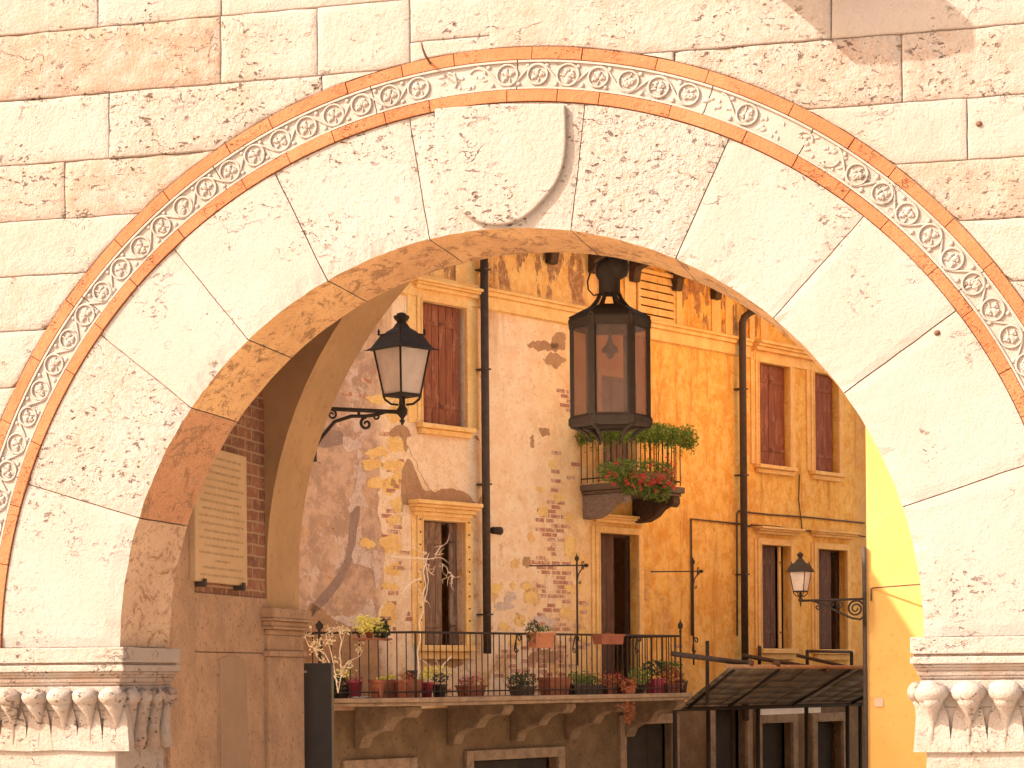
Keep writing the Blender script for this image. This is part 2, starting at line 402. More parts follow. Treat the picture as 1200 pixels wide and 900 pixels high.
def glass(name, tint, mixf, dcol, trl=0.):
    N = NT(name); t = N.t; out = t.nodes['Material Output']
    tr = N.n('ShaderNodeBsdfTransparent'); tr.inputs[0].default_value = (*tint, 1)
    N.put(N.b.inputs['Base Color'], N.mix(N.ss(N.noise(9, 5, .7), .35, .7), dcol, tuple(x*.75 for x in dcol))); N.b.inputs['Roughness'].default_value = .25
    ms = N.n('ShaderNodeMixShader'); ms.inputs[0].default_value = mixf
    t.links.new(tr.outputs[0], ms.inputs[1]); t.links.new(ms.outputs[0], out.inputs[0])
    tl = N.n('ShaderNodeBsdfTranslucent'); tl.inputs[0].default_value = (*dcol, 1); m2 = N.n('ShaderNodeMixShader'); m2.inputs[0].default_value = trl
    t.links.new(N.b.outputs[0], m2.inputs[1]); t.links.new(tl.outputs[0], m2.inputs[2]); t.links.new(m2.outputs[0], ms.inputs[2])
    return N.mat
M['glass_h'] = glass('dusty_lantern_glass', (.86, .76, .70), .25, (.30, .225, .19))
M['glass_w'] = glass('milky_lamp_glass', (.95, .9, .85), .90, (.95, .84, .75), .45)
M['bulb'] = simple('bulb_white', (.7, .66, .6), (.65, .6, .55), 5, .3)

# ------------------------------------------------------------------ arch
ZC, ZO = 3.6+.2014, 3.6+.2014-.0657
RI, RM, RO, TH = 2.5, 3.3195, 3.6464, .78
R1, R2 = RM+.075, RO-.075
def pin(th, r=RI, y=0): return Vector((r*cos(th), y, ZC+r*sin(th)))
def pout(th, r=RM, y=0): return Vector((r*cos(th), y, ZO+r*sin(th)))
gate = thing('stone_archway', 'massive pale limestone archway with carved vine frieze, filling the foreground', 'archway', (0, .4, 2.0))

joints = [((45, 572), (163, 607)), ((125, 398), (220, 475)), ((205, 293), (288, 395)), ((323, 205), (383, 328)), ((480, 140), (503, 280)),
          ((685, 125), (669, 271)), ((853, 165), (792, 302)), ((1008, 258), (907, 372)), ((1115, 368), (990, 460)), ((1155, 562), (1058, 594))]
ja = []
for o, i in joints:
    po = aty(*o, 0); pi_ = aty(*i, 0)
    ja.append((math.atan2(pi_.z-ZC, pi_.x), math.atan2(po.z-ZO, po.x)))
lo_i = math.asin((3.80-ZC)/RI) if abs(3.80-ZC) < RI else 0
ZI = 3.805          # impost top
ends = [(pi-math.asin((ZI-ZC)/RI), pi-math.asin((ZI-ZO)/RM))] + ja + [(math.asin((ZI-ZC)/RI), math.asin((ZI-ZO)/RM))]
vt = [(.02, .3), (.3, .7), (.0, .2), (.0, .2), (.05, .5), (.05, .75), (.12, 1.2), (.0, .35), (.0, .15), (.0, .15), (.0, .2)]
# (tone, red) of the underside
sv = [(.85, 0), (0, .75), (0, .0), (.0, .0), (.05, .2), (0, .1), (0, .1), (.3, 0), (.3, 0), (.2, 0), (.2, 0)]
def jit(p, s=.006, f=7.):
    n = noise.noise_vector(p*f)
    return Vector((p.x+n.x*s, p.y, p.z+n.z*s))
for k in range(11):
    (ai0, ao0), (ai1, ao1) = ends[k], ends[k+1]
    mb = MB(); na, nr, ny = 14, 8, 5
    y0 = random.uniform(-.004, .003); g = .0035
    mb.tone, mb.pit = vt[k]
    def P(s, t, yy):
        a = ai0+(ai1-ai0)*s; b = ao0+(ao1-ao0)*s
        q = pin(a).lerp(pout(b), t)
        if s in (0, 1):
            sh = g*(1 if s == 0 else -1); q = q+Vector((sin(a), 0, -cos(a)))*sh
        if t == 1: q = q-Vector((cos(b), 0, sin(b)))*g
        q.y = yy
        e = 1 if (t == 0 or s in (0, 1)) else 0
        q = jit(q, .0045*e, 9.)
        if e and yy == y0:
            q.y += .004+abs(noise.noise(q*13))*.016*(1 if t == 0 else .45)
        return q
    b0 = len(mb.v); N1 = na+1
    for j in range(nr+1):
        for i in range(N1): mb.v.append(P(i/na, j/nr, y0))
    for j in range(nr):
        for i in range(na): mb.face((b0+j*N1+i, b0+j*N1+i+1, b0+(j+1)*N1+i+1, b0+(j+1)*N1+i))
    # soffit and sides
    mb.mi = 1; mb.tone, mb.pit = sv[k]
    b1 = len(mb.v)
    for m_ in range(1, ny+1):
        for i in range(N1):
            q = P(i/na, 0, y0+(TH-y0)*m_/ny); q += Vector((cos(ai0), 0, sin(ai0)))*noise.noise(q*6)*.005
            mb.v.append(q)
    for i in range(na): mb.face((b0+i, b1+i, b1+i+1, b0+i+1))
    for m_ in range(ny-1):
        for i in range(na): mb.face((b1+m_*N1+i, b1+(m_+1)*N1+i, b1+(m_+1)*N1+i+1, b1+m_*N1+i+1))
    mb.mi = 0; mb.tone, mb.pit = vt[k]
    for s in (0, 1):
        i = 0 if s == 0 else na
        c = [b0+j*N1+i for j in range(nr+1)]; d = []
        for j in range(nr+1):
            q = P(s, j/nr, TH); mb.v.append(q); d.append(len(mb.v)-1)
        for j in range(nr): mb.face((c[j], c[j+1], d[j+1], d[j]))
    # back face
    bb = len(mb.v)
    for j in (0, nr):
        for i in range(N1): mb.v.append(P(i/na, j/nr, TH))
    for i in range(na): mb.face((bb+i, bb+N1+i, bb+N1+i+1, bb+i+1))
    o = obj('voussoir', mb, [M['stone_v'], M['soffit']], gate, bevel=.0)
    if k == 5: o['label'] = 'keystone carrying a blank carved shield'
    if k == 6: o['label'] = 'heavily pitted voussoir'

def ring(mb, r0, r1, y0, y1, a0, a1, n, c=ZO):
    b = len(mb.v)
    for i in range(n+1):
        a = a0+(a1-a0)*i/n
        for r, y in ((r0, y1), (r0, y0), (r1, y0), (r1, y1)):
            mb.v.append(Vector((r*cos(a), y, c+r*sin(a))))
    for i in range(n):
        for j in range(4): mb.face((b+i*4+j, b+i*4+(j+1) % 4, b+(i+1)*4+(j+1) % 4, b+(i+1)*4+j))
    mb.face((b, b+1, b+2, b+3)); mb.face((b+n*4+3, b+n*4+2, b+n*4+1, b+n*4))
A0 = math.asin((ZI-ZO)/RO)
for r0, r1, nm in ((RM, R1, 'inner'), (R2, RO, 'outer')):
    mb = MB(); a = A0
    while a < pi-A0:
        da = random.uniform(.075, .155); b = min(a+da, pi-A0)
        mb.tone = random.choice((.0, .05, .1, .3)); mb.pit = random.uniform(.1, .5)
        ex = random.uniform(-.002, .003); yo = random.uniform(-.003, .003)
        ring(mb, r0+.002, r1+ex-.002, -.012+yo, .09, a+.0006, b-.0006, 6)
        a = b
    obj('terracotta_band', mb, M['terra'], gate, bevel=.0022)
# frieze
fr = MB(); fr.pit = .1
a = A0
for b in [R_(x) for x in (20, 37, 58, 68.5, 88, 103, 121, 140, 160)]+[pi-A0]:
    fr.tone = random.uniform(0, .2); ring(fr, R1+.001, R2-.001, .0025, .09, a+.0010, b-.0010, 14); 
    ring(fr, R1+.002, R1+.014, -.010, .02, a+.0010, b-.0010, 14); ring(fr, R2-.015, R2-.002, -.011, .02, a+.0010, b-.0010, 14)
    a = b
RC = (R1+R2)/2; pitch = .187/RC; hw = .063
def fpt(a, dr, y): r = RC+dr; return Vector((r*cos(a), y, ZO+r*sin(a)))
aj = math.atan2(aty(701, 92, 0).z-ZO, aty(701, 92, 0).x)
nmed = int((pi-2*A0)/pitch)
k0 = -int((aj-A0)/pitch)
def dmg(a):
    d = math.degrees(a)
    px = 0
    return d
worn = []
for px0, px1 in ((823, 985), (512, 592)):
    p, q = aty(px0, 100, 0), aty(px1, 200 if px1 > 900 else 90, 0)
    worn.append((math.atan2(aty(px1, 190 if px1 > 900 else 92, 0).z-ZO, q.x), math.atan2(aty(px0, 105 if px0 > 700 else 98, 0).z-ZO, p.x)))
def lobes(mb, a, dr, y, rad, rot, n=3, worn_=False):
    c = fpt(a, dr, y); tx = Vector((-sin(a), 0, cos(a))); ty = Vector((cos(a), 0, sin(a))); yy = Vector((0, -1, 0))
    for i in range(n):
        t = rot+(i-(n-1)/2)*(2.2/(n-1) if n > 1 else 0)*1.0
        d = tx*cos(t)+ty*sin(t); e = tx*-sin(t)+ty*cos(t)
        L_ = rad*(.95 if i == n//2 else .75)
        mb.blob(c+d*L_*.62, (L_*.55, L_*.36, .014), 8, 5, (d, e, yy))
        mb.blob(c+d*L_*.85+e*L_*.25, (L_*.26, L_*.26, .013), 6, 4, (d, e, yy))
        mb.blob(c+d*L_*.85-e*L_*.25, (L_*.26, L_*.26, .013), 6, 4, (d, e, yy))
k = k0
while True:
    a = aj+k*pitch; k += 1
    if a > pi-A0-pitch*.4: break
    if a < A0+pitch*.4: continue
    w = [w_ for w_ in worn if w_[0] < a < w_[1]]
    rr = .007
    if w and random.random() < .72:
        for _ in range(9):
            fr.blob(fpt(a+random.uniform(-.5, .5)*pitch, random.uniform(-.055, .055), .006), (random.uniform(.008, .03), .011, random.uniform(.008, .02)), 7, 5)
        if random.random() < .5: continue
        a1 = random.uniform(0, 3)
        fr.tube([fpt(a+.055*cos(t)/RC, .055*sin(t), .0) for t in [a1+i*.25 for i in range(10)]], .007, 6)
        continue
    sc = random.uniform(.93, 1.04); ph = random.uniform(0, 6)
    rx = .064*sc
    fr.tube([fpt(a+rx*cos(t)/RC, hw*sc*sin(t), -.004) for t in [2*pi*i/26 for i in range(26)]], rr, 6, closed=True)
    # stem of the vine wave crossing between the medallions
    sg = 1 if k % 2 else -1
    fr.tube([fpt(a+(t-.5)*pitch+pitch*.5, sg*(hw+.004)*cos(pi*t), -.001+.004*abs(t-.5)) for t in [i/14 for i in range(15)]], .0075, 6)
    rot = random.choice((pi/2, -pi/2, .6, 2.5, -2.2, 1.1))+random.uniform(-.4, .4)
    lobes(fr, a-.018*cos(rot)/RC, -.018*sin(rot), .004, .057*sc, rot, random.choice((3, 3, 4)))
    fr.tube([fpt(a-.05*cos(rot+.3)/RC, -.05*sin(rot+.3), -.002), fpt(a-.02*cos(rot)/RC, -.02*sin(rot), -.002)], .005, 5)
    for s2 in (-1, 1):      # buds in the spandrels
        am = a+pitch*.5
        ln = random.uniform(.018, .024)
        fr.blob(fpt(am+random.uniform(-.012, .012), s2*.055, .004), (.016, .014, ln*.75), 7, 5)
obj('vine_frieze', fr, M['carved'], gate, label='carved band of vine medallions, partly worn on the right')

# wall courses outside the ring
def arcz(x): return ZO+math.sqrt(max(RO*RO-x*x, 0)) if abs(x) < RO else -1e9
def block(mb, x0, x1, z0, z1, y0, yb, gap=.0025, rough=.0):
    x0 += gap; x1 -= gap; z0 += gap; z1 -= gap
    rg = RO+gap+.002
    def bz(x): return max(z0, ZO+math.sqrt(max(rg*rg-x*x, 0)) if abs(x) < rg else -1e9)
    # x limits where the arc cuts the top
    if z1 > ZO and z1-ZO < rg:
        xt = math.sqrt(rg*rg-(z1-ZO)**2)
        if x1 <= xt and x0 >= -xt: return
        if x0 < -xt < x1 and not x1 > xt: x1 = -xt
        elif x0 < xt < x1 and not x0 < -xt: x0 = xt
    if x1-x0 < .02: return
    n = max(2, int((x1-x0)/.05)); m = max(2, int((z1-z0)/.06))
    xs = [x0, x0+.009]+[x0+(x1-x0)*i/n for i in range(1, n)]+[x1-.009, x1]; n += 2
    b = len(mb.v); W = n+1; e_ = min(.009/(z1-z0), .2); ts = [0, e_]+[j/m for j in range(1, m)]+[1-e_, 1]; m += 2
    seed = random.uniform(0, 50)
    for j in range(m+1):
        for x in xs:
            zb = bz(x); z = zb+(z1-zb)*ts[j]
            q = Vector((x, y0, z)); ed = x in (xs[0], xs[-1]) or j in (0, m)
            q.y += noise.noise(q*5+Vector((seed, 0, 0)))*rough*.6+noise.noise(q*17+Vector((seed, 0, 0)))*rough*.4
            if ed:
                q.y += .0025+rough*.15; nv = noise.noise_vector(q*8); q.x += nv.x*.005; q.z += nv.z*.005
            mb.v.append(q)
    for j in range(m):
        for i in range(n): mb.face((b+j*W+i, b+j*W+i+1, b+(j+1)*W+i+1, b+(j+1)*W+i))
    per = [b+i for i in range(W)]+[b+j*W+n for j in range(1, m+1)]+[b+m*W+i for i in range(n-1, -1, -1)]+[b+j*W for j in range(m-1, 0, -1)]
    c = len(mb.v)
    for p in per: q = mb.v[p].copy(); q.y = yb; mb.v.append(q)
    K = len(per)
    for i in range(K): mb.face((per[i], per[(i+1) % K], c+(i+1) % K, c+i))
ash = MB(); ash.smooth = True
def zy(px, py): return aty(px, py, 0).z
def xy(px, py): return aty(px, py, 0).x
XL, XR = -8.0, 8.0
def course(z0, z1, xs, props, side):
    for i in range(len(xs)-1):
        t, p, r = props[i] if i < len(props) else (random.choice((0, .1, .3)), random.uniform(.1, .6), random.uniform(.004, .012))
        ash.tone, ash.pit = t, p
        block(ash, xs[i], xs[i+1], z0, z1, random.uniform(-.006, .004), .12, rough=r)
# left courses (z of the joints read at the left)
zl = [zy(150, 107), zy(150, 184), zy(110, 254), zy(90, 320), zy(60, 386)]
zr = [zy(1050, 121), zy(1140, 187), zy(1140, 258)]
zt = zy(300, 0)+.02
course(zl[0], zl[0]+.42, [XL, -5.1, -3.9, xy(-40, 80), xy(259, 80), xy(373, 70), -.55], [(.2, .3, .01), (.1, .4, .01), (.3, .3, .01), (.62, .55, .022), (.15, .5, .016), (.1, .3, .010)], 0)
course(zl[1], zl[0], [XL, -5.3, -4.2, xy(-60, 150), xy(128, 150), xy(378, 110), -.55], [(.1, .3, .01), (.1, .4, .01), (.1, .3, .01), (.05, .30, .007), (.12, .95, .016), (.0, .1, .004)], 0)
course(zl[2], zl[1], [XL, -5.0, -4.1, xy(-90, 220), xy(76, 220), -.6], [(.1, .3, .01), (.1, .4, .01), (.1, .3, .01), (.3, .65, .012), (.55, .5, .016)], 0)
course(zl[3], zl[2], [XL, -5.4, -4.4, xy(-30, 290), -.8], [(.1, .3, .01), (.1, .4, .01), (.1, .2, .01), (.0, .08, .004)], 0)
course(zl[4], zl[3], [XL, -5.0, -4.2, xy(-110, 350), -1], [(.1, .3, .01), (.1, .4, .01), (.1, .2, .01), (.25, .55, .01)], 0)
zz = zl[4]
while zz > ZI+.06:
    z0 = max(zz-.36, ZI+.0)
    if z0-ZI < .15: z0 = ZI
    course(z0, zz, [XL, -6+random.uniform(-.4, .4), -4.9+random.uniform(-.4, .4), -3.9, -2.4], [], 0); zz = z0
# right courses
course(zr[0], zr[0]+.40, [-.05, xy(790, 60), xy(1057, 80), 3.35, 4.6, XR], [(.05, .1, .006), (.38, .95, .022), (.30, .6, .016), (.2, .5, .01), (.1, .3, .01)], 1)
course(zr[1], zr[0], [.6, xy(1134, 150), 3.6, 4.9, XR], [(.0, .12, .006), (.05, .25, .006), (.1, .3, .01), (.1, .3, .01)], 1)
course(zr[2], zr[1], [.8, xy(1290, 220), 4.4, XR], [(.50, .6, .016), (.2, .4, .01), (.1, .3, .01)], 1)
zz = zr[2]
while zz > ZI+.06:
    z0 = max(zz-.36, ZI)
    if z0-ZI < .15: z0 = ZI
    course(z0, zz, [2.4, 3.55+random.uniform(-.1, .3), 4.8, 6.1, XR], [(.05, .2, .006)]*4, 1); zz = z0
# central pieces above the crown, then the upper courses
zc1 = zl[0]+.42; zc2 = zr[0]+.40
course(zy(500, 48), max(zc1, zc2), [-.55, .02], [(.1, .35, .012)], 0)
course(zy(600, 57)-.3, zy(500, 48), [-.55, .02], [(.0, .15, .006)], 0)
course(zc2, zc1 if zc1 > zc2+.05 else zc2+.001, [-.05, 2, 4, 6, XR], [], 1) if zc1 > zc2+.05 else None
zz = max(zc1, zc2)
while zz < 11.6:
    h = random.uniform(.34, .46); xs = [XL]
    while xs[-1] < XR-.5: xs.append(min(XR, xs[-1]+random.uniform(.6, 1.5)))
    xs[-1] = XR
    course(zz, zz+h, xs, [], 0); zz += h
obj('ashlar_facing', ash, M['stone'], gate)
ZT = zz
# backing wall with the arched opening (mortar shows in the joints)
bk = MB()
n = 60
xs = [XL]+[-RI-.02]+[(-RI-.02)*cos(pi*i/n) for i in range(1, n)]+[RI+.02]+[XR]
def holez(x): return ZC+math.sqrt(max((RI+.02)**2-x*x, 0)) if abs(x) < RI+.0199 else 2.0
for i in range(len(xs)-1):
    x0, x1 = xs[i], xs[i+1]; z0, z1 = holez(x0), holez(x1)
    if x1 <= -RI-.019 or x0 >= RI+.019: z0 = z1 = 2.0
    else:
        z0 = max(z0, ZC); z1 = max(z1, ZC)
    bk.hexa([(x0, .016, z0), (x1, .016, z1), (x1, TH-.004, z1), (x0, TH-.004, z0), (x0, .016, ZT), (x1, .016, ZT), (x1, TH-.004, ZT), (x0, TH-.004, ZT)])
obj('wall_core', bk, M['mortar'], gate)
# pier faces below the impost, beside the capitals
for s in (-1, 1):
    zz = 2.0; pf = MB()
    while zz < ZI-.02:
        z1 = min(zz+.45, ZI); xx = 3.45
        while xx < 8:
            x1 = min(8, xx+random.uniform(.7, 1.2)); pf.tone = random.uniform(0, .3); pf.pit = random.uniform(.2, .6)
            pf.box(s*xx+s*.004, s*x1-s*.004, -.002, .10, zz+.004, z1-.004); xx = x1
        zz = z1
    obj('pier_facing', pf, M['stone'], gate, bevel=.008)

# shield on the keystone
sp = [(509, 127), (585, 121), (662, 122), (663, 160), (660, 190), (651, 214), (636, 234), (614, 254), (588, 263), (562, 260), (540, 247), (525, 225), (515, 200), (510, 165)]
pts = [(p.x, p.z) for p in (aty(a_, b_, -.034) for a_, b_ in sp)]
pp = []
for i in range(len(pts)):
    a_, b_, c_, d_ = [Vector(pts[(i+j) % len(pts)]) for j in (-1, 0, 1, 2)]
    for t in (0, .33, .66):
        q = b_+(c_-b_)*t
        if 2 < i < len(pts)-1: q = .5*((2*b_)+(-a_+c_)*t+(2*a_-5*b_+4*c_-d_)*t*t+(-a_+3*b_-3*c_+d_)*t**3)
        pp.append((q.x, q.y))
mb = MB(); mb.pit = .55; mb.tone = .02
mb.prism(pp, lambda x, z, d: (x, d-(.0), z), .02, -.036)
obj('carved_shield', mb, M['stone_v'], gate, bevel=.012, seg=3)
# iron pin
p = aty(505, 76, 0); mb = MB()
mb.tube([p+Vector((0, .02, 0)), p+Vector((-.005, -.10, .03)), p+Vector((-.012, -.13, .06)), p+Vector((-.02, -.135, .10))], [.009, .008, .007, .007], 6)
obj('iron_pin', mb, M['rust'], gate)
for (a_, b_) in ((948, 203), (1147, 145), (1098, 390)):
    p = aty(a_, b_, 0); mb = MB(); mb.blob(p, (.02, .012, .017), 7, 5); obj('iron_plug', mb, M['rust'], gate)
# unseen corbel added at upper right to cast the shade on the top blocks
p = aty(885, -55, 0); mb = MB()
mb.prism([(0, 0), (-.52, .04), (-.64, .26), (-.64, .40), (0, .40)], lambda a_, b_, d: (p.x+d, a_, p.z+b_), -.16, .34)
obj('shadow_corbel', mb, M['stone'], gate, bevel=.01)

# capitals and pilasters
def cap_geo(s):
    mb = MB(); mb.tone = .12; mb.pit = .35
    xi = s*(RI-.07); xo = s*(RI+1.0); yf, yb = -.11, TH+.06
    def slab(ov, z0, z1, tone=.1):
        mb.tone = tone; mb.box(s*(RI-ov), xo, -ov-.03, TH-.06+ov, z0, z1)
    zt = ZI
    slab(.072, zt-.098, zt-.001, .05); slab(.055, zt-.112, zt-.098, .6)
    slab(.074, zt-.155, zt-.112, .05)
    # cavetto
    prof = [(.060, -.155), (.056, -.175), (.040, -.195), (.030, -.225), (.018, -.245)]
    mb.tone = .45
    def sect(ov, z): return [(s*(RI-ov), -.03-ov, zt+z), (xo, -.03-ov, zt+z), (xo, TH-.06+ov, zt+z), (s*(RI-ov), TH-.06+ov, zt+z)]
    for i in range(len(prof)-1):
        A, B = sect(*prof[i+1]), sect(*prof[i]); mb.hexa(A+B)
    # bell
    prof = [(.018, -.245), (.028, -.30), (.012, -.40), (-.01, -.55)]
    mb.tone = .35
    for i in range(len(prof)-1):
        A, B = sect(*prof[i+1]), sect(*prof[i]); mb.hexa(A+B)
    return mb
def leaves(s):
    lf = MB(); zt = ZI; xs_ = [RI+.045+i*.205 for i in range(5)]
    if s < 0: xs_ = [RI+.005+i*.178 for i in range(6)]
    for i, x in enumerate(xs_):
        lf.tone = random.uniform(.1, .45); lf.pit = .55
        r = .086 if s < 0 else .098
        c = Vector((s*x, -.105, zt-.315))
        # curled tip: a rounded knob with a flatter underside
        lf.blob(c, (r, .085, r*.70), 18, 12)
        lf.tube([c+Vector((0, .012, -.015)), c+Vector((0, .03, -.06)), c+Vector((0, .052, -.12)), c+Vector((0, .066, -.20)), c+Vector((0, .07, -.34))], [r*.86, r*.66, r*.36, r*.2, r*.22], 14)
        lf.tone = .3
        # broad leaf behind, narrowing upward to the tip and spreading downward
        w0, w1 = r*.50, r*1.12
        lf.add([c+Vector(v) for v in ((-w0, .045, 0), (w0, .045, 0), (w1*.8, .055, -.14), (-w1*.8, .055, -.14), (w1, .048, -.34), (-w1, .048, -.34),
                                      (-w0, .13, 0), (w0, .13, 0), (w1*.7, .13, -.14), (-w1*.7, .13, -.14), (w1, .13, -.34), (-w1, .13, -.34))],
               [(0, 1, 2, 3), (3, 2, 4, 5), (0, 6, 7, 1), (1, 7, 8, 2), (2, 8, 10, 4), (3, 9, 6, 0), (5, 11, 9, 3), (4, 10, 11, 5)])
    for i in range(4):
        y = .06+i*.20; lf.tone = .55
        c = Vector((s*(RI-.050), y, zt-.315))
        lf.blob(c, (.052, .072, .060), 14, 9)
        lf.tube([c, c+Vector((s*.022, 0, -.08)), c+Vector((s*.040, 0, -.18)), c+Vector((s*.045, 0, -.34))], [.05, .034, .044, .060], 10)
    for i_, v_ in enumerate(lf.v): lf.v[i_] = v_+noise.noise_vector(v_*9)*.009+noise.noise_vector(v_*27)*.005
    return lf
for s in (-1, 1):
    cp = obj('capital', cap_geo(s), M['stone'], gate, bevel=.010, seg=2, label='leaf capital with rounded curled tips, %s of the opening' % ('left' if s < 0 else 'right'))
    obj('capital_leaf', leaves(s), M['stone'], cp)
    mb = MB(); mb.tone = .3; mb.pit = .5
    mb.box(s*(RI+.01), s*(RI+.98), -.035, TH-.08, 2.0, ZI-.55)
    obj('pilaster', mb, M['stone'], gate, bevel=.01)

# ------------------------------------------------------------------ passage behind the arch
YA, YB = 2.6, 3.3
XCR, ZCR, RR = .688, 4.396, 3.1885
XW = -2.5
# left flank wall
q1 = atx(228, 690, XW).y; q2 = YA
zp = atx(270, 697, XW).z; zlw = atx(260, 764, XW).z
mb = MB(); mb.mi = 0
mb.box(-6, XW, TH, q1, 2.0, 8.4); obj('stone_quoin', mb, M['pier'], gate)
mb = MB(); mb.box(-6, XW-.012, q1, YA, zp, 8.4); obj('brick_wall', mb, M['brick'], gate)
mb = MB()
mb.box(-6, XW+.004, q1+.003, YA, zlw, zp-.003); mb.box(-6, XW-.003, q1+.003, 1.62, 2.0, zlw-.004); mb.box(-6, XW+.001, 1.628, YA, 2.0, zlw-.004)
obj('stone_plinth', mb, M['pier'], gate, bevel=.006)
mb = MB(); a_ = [(1.66, 2.0), (1.64, zlw-.05), (1.75, zlw-.03), (1.95, zlw-.02), (2.12, zlw-.05), (2.16, zlw-.2), (2.2, 2.5), (2.18, 2.0)]
mb.prism(a_, lambda y, z, d: (d, y, z), XW+.001, XW+.007); obj('cement_patch', mb, simple('grey_brown_cement', (.29, .18, .11), (.25, .155, .095), 5), gate)
# rear wall with its wider arch
rw = MB(); n = 48
xs = [-8]+[XCR-RR*cos(pi*i/n) for i in range(n+1)]+[8]
for i in range(len(xs)-1):
    x0, x1 = xs[i], xs[i+1]
    def hz(x): return ZCR+math.sqrt(max(RR*RR-(x-XCR)**2, 0))
    if i == 0 or i == len(xs)-2: z0 = z1 = 2.0
    else: z0, z1 = hz(x0), hz(x1)
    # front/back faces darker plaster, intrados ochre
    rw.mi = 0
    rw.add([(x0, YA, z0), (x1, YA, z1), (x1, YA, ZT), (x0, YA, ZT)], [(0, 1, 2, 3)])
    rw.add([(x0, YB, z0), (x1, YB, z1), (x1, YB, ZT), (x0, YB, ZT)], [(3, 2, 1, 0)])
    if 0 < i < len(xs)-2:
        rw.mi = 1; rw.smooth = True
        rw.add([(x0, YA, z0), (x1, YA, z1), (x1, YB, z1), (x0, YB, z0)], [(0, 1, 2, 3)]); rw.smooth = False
rw.mi = 1
rw.add([(XCR-RR, YA, 2), (XCR-RR, YB, 2), (XCR-RR, YB, ZCR), (XCR-RR, YA, ZCR)], [(0, 1, 2, 3)])
rw.add([(XCR+RR, YA, 2), (XCR+RR, YB, 2), (XCR+RR, YB, ZCR), (XCR+RR, YA, ZCR)], [(0, 1, 2, 3)])
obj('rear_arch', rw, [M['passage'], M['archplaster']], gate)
# impost and pilaster of the rear arch
mb = MB(); xe = XCR-RR
def zr_(px, py): return aty(px, py, YA-.05).z
zt, z1_, z2_, z3_, z4_ = zr_(340, 712), zr_(340, 724), zr_(340, 737), zr_(340, 762), zr_(340, 769)
def st(ov, za, zb): mb.box(-2.62, xe+ov, YA-.03-ov, YB+.02, za, zb)
st(.10, z1_, zt); st(.115, z1_-.02, z1_); st(.08, z1_-.06, z1_-.02); st(.095, z2_, z1_-.06); st(.045, z2_-.04, z2_); st(.03, z3_, z2_-.04); st(.06, z4_, z3_); st(.03, 2.0, z4_)
obj('pilaster', mb, M['pier'], gate, bevel=.008, seg=2)
# right flank, ceiling
mb = MB(); mb.box(4.1, 8, TH, YA, 2.0, 8.4); obj('side_wall', mb, M['passage'], gate)
mb = MB(); mb.box(-8, 8, TH, YA, 8.4, 8.7); mb.box(-8, 8, .02, YB, ZT, ZT+.2); obj('ceiling', mb, M['passage'], gate)

# plaque
pl = thing('marble_plaque', 'pale yellowed marble plaque with worn inscription on the brick passage wall', 'plaque', (XW, 1.5, 2.0))
xp = XW+.045
A = atx(228, 505, xp); B = atx(289, 537, xp); Cc = atx(289, 690, xp); D_ = atx(228, 677, xp)
y0, y1 = A.y, B.y; zb_, ztop = (Cc.z+D_.z)/2, (B.z+atx(267, 527, xp).z)/2
mb = MB(); mb.box(XW-.005, xp, y0, y1, zb_, ztop); obj('slab', mb, M['marble'], pl, bevel=.006)
mb = MB(); rows = 17
for i in range(rows):
    z = ztop-.07-(ztop-zb_-.12)*i/(rows-1); hh = .017
    ln = random.choice((.82, .74, .5, .66, .86, .3)); yy = (y0+y1)/2-ln*(y1-y0)/2; ye = yy+ln*(y1-y0)
    while yy < ye:
        w_ = random.uniform(.008, .017)
        mb.box(xp, xp+.0015, yy, yy+w_*.35, z-hh/2, z+hh/2)
        if random.random() < .6: mb.box(xp, xp+.0015, yy+w_*.36, yy+w_, z+random.choice((-hh/2, 0, hh/2-.005)), z+random.choice((-hh/2, 0, hh/2-.005))+.004)
        yy += w_+.006+(.012 if random.random() < .2 else 0)
obj('inscription', mb, M['ink'], pl)
for yy in (y0+.10, y1-.14):
    mb = MB(); mb.box(XW-.005, xp+.025, yy, yy+.04, zb_-.035, zb_-.002); mb.box(xp+.012, xp+.025, yy, yy+.04, zb_-.002, zb_+.02)
    obj('bracket', mb, M['iron'], pl)

# dark panel by the rear pier
xa = aty(352, 800, 3.55); xb = aty(388, 800, 3.55); zt = aty(370, 777, 3.55).z
bd = thing('service_cabinet', 'tall narrow black cabinet with a small steel tag beside the rear pier', 'cabinet', ((xa.x+xb.x)/2, 3.6, 2.0))
mb = MB(); mb.box(xa.x+.006, xb.x, 3.556, 3.62, 2.03, zt); obj('body', mb, M['panel'], bd, bevel=.006)
mb = MB(); mb.box(xa.x+.03, xb.x-.03, 3.57, 3.61, 2.0, 2.03); obj('base', mb, M['iron'], bd)
mb = MB(); mb.tube([(xa.x+.008, 3.55, 2.04), (xa.x+.008, 3.55, zt-.10)], .008, 8); obj('steel_edge', mb, M['steel'], bd)
mb = MB(); mb.box(xa.x+.004, xa.x+.055, 3.545, 3.556, zt-.078, zt-.058); obj('tag', mb, M['steel'], bd)

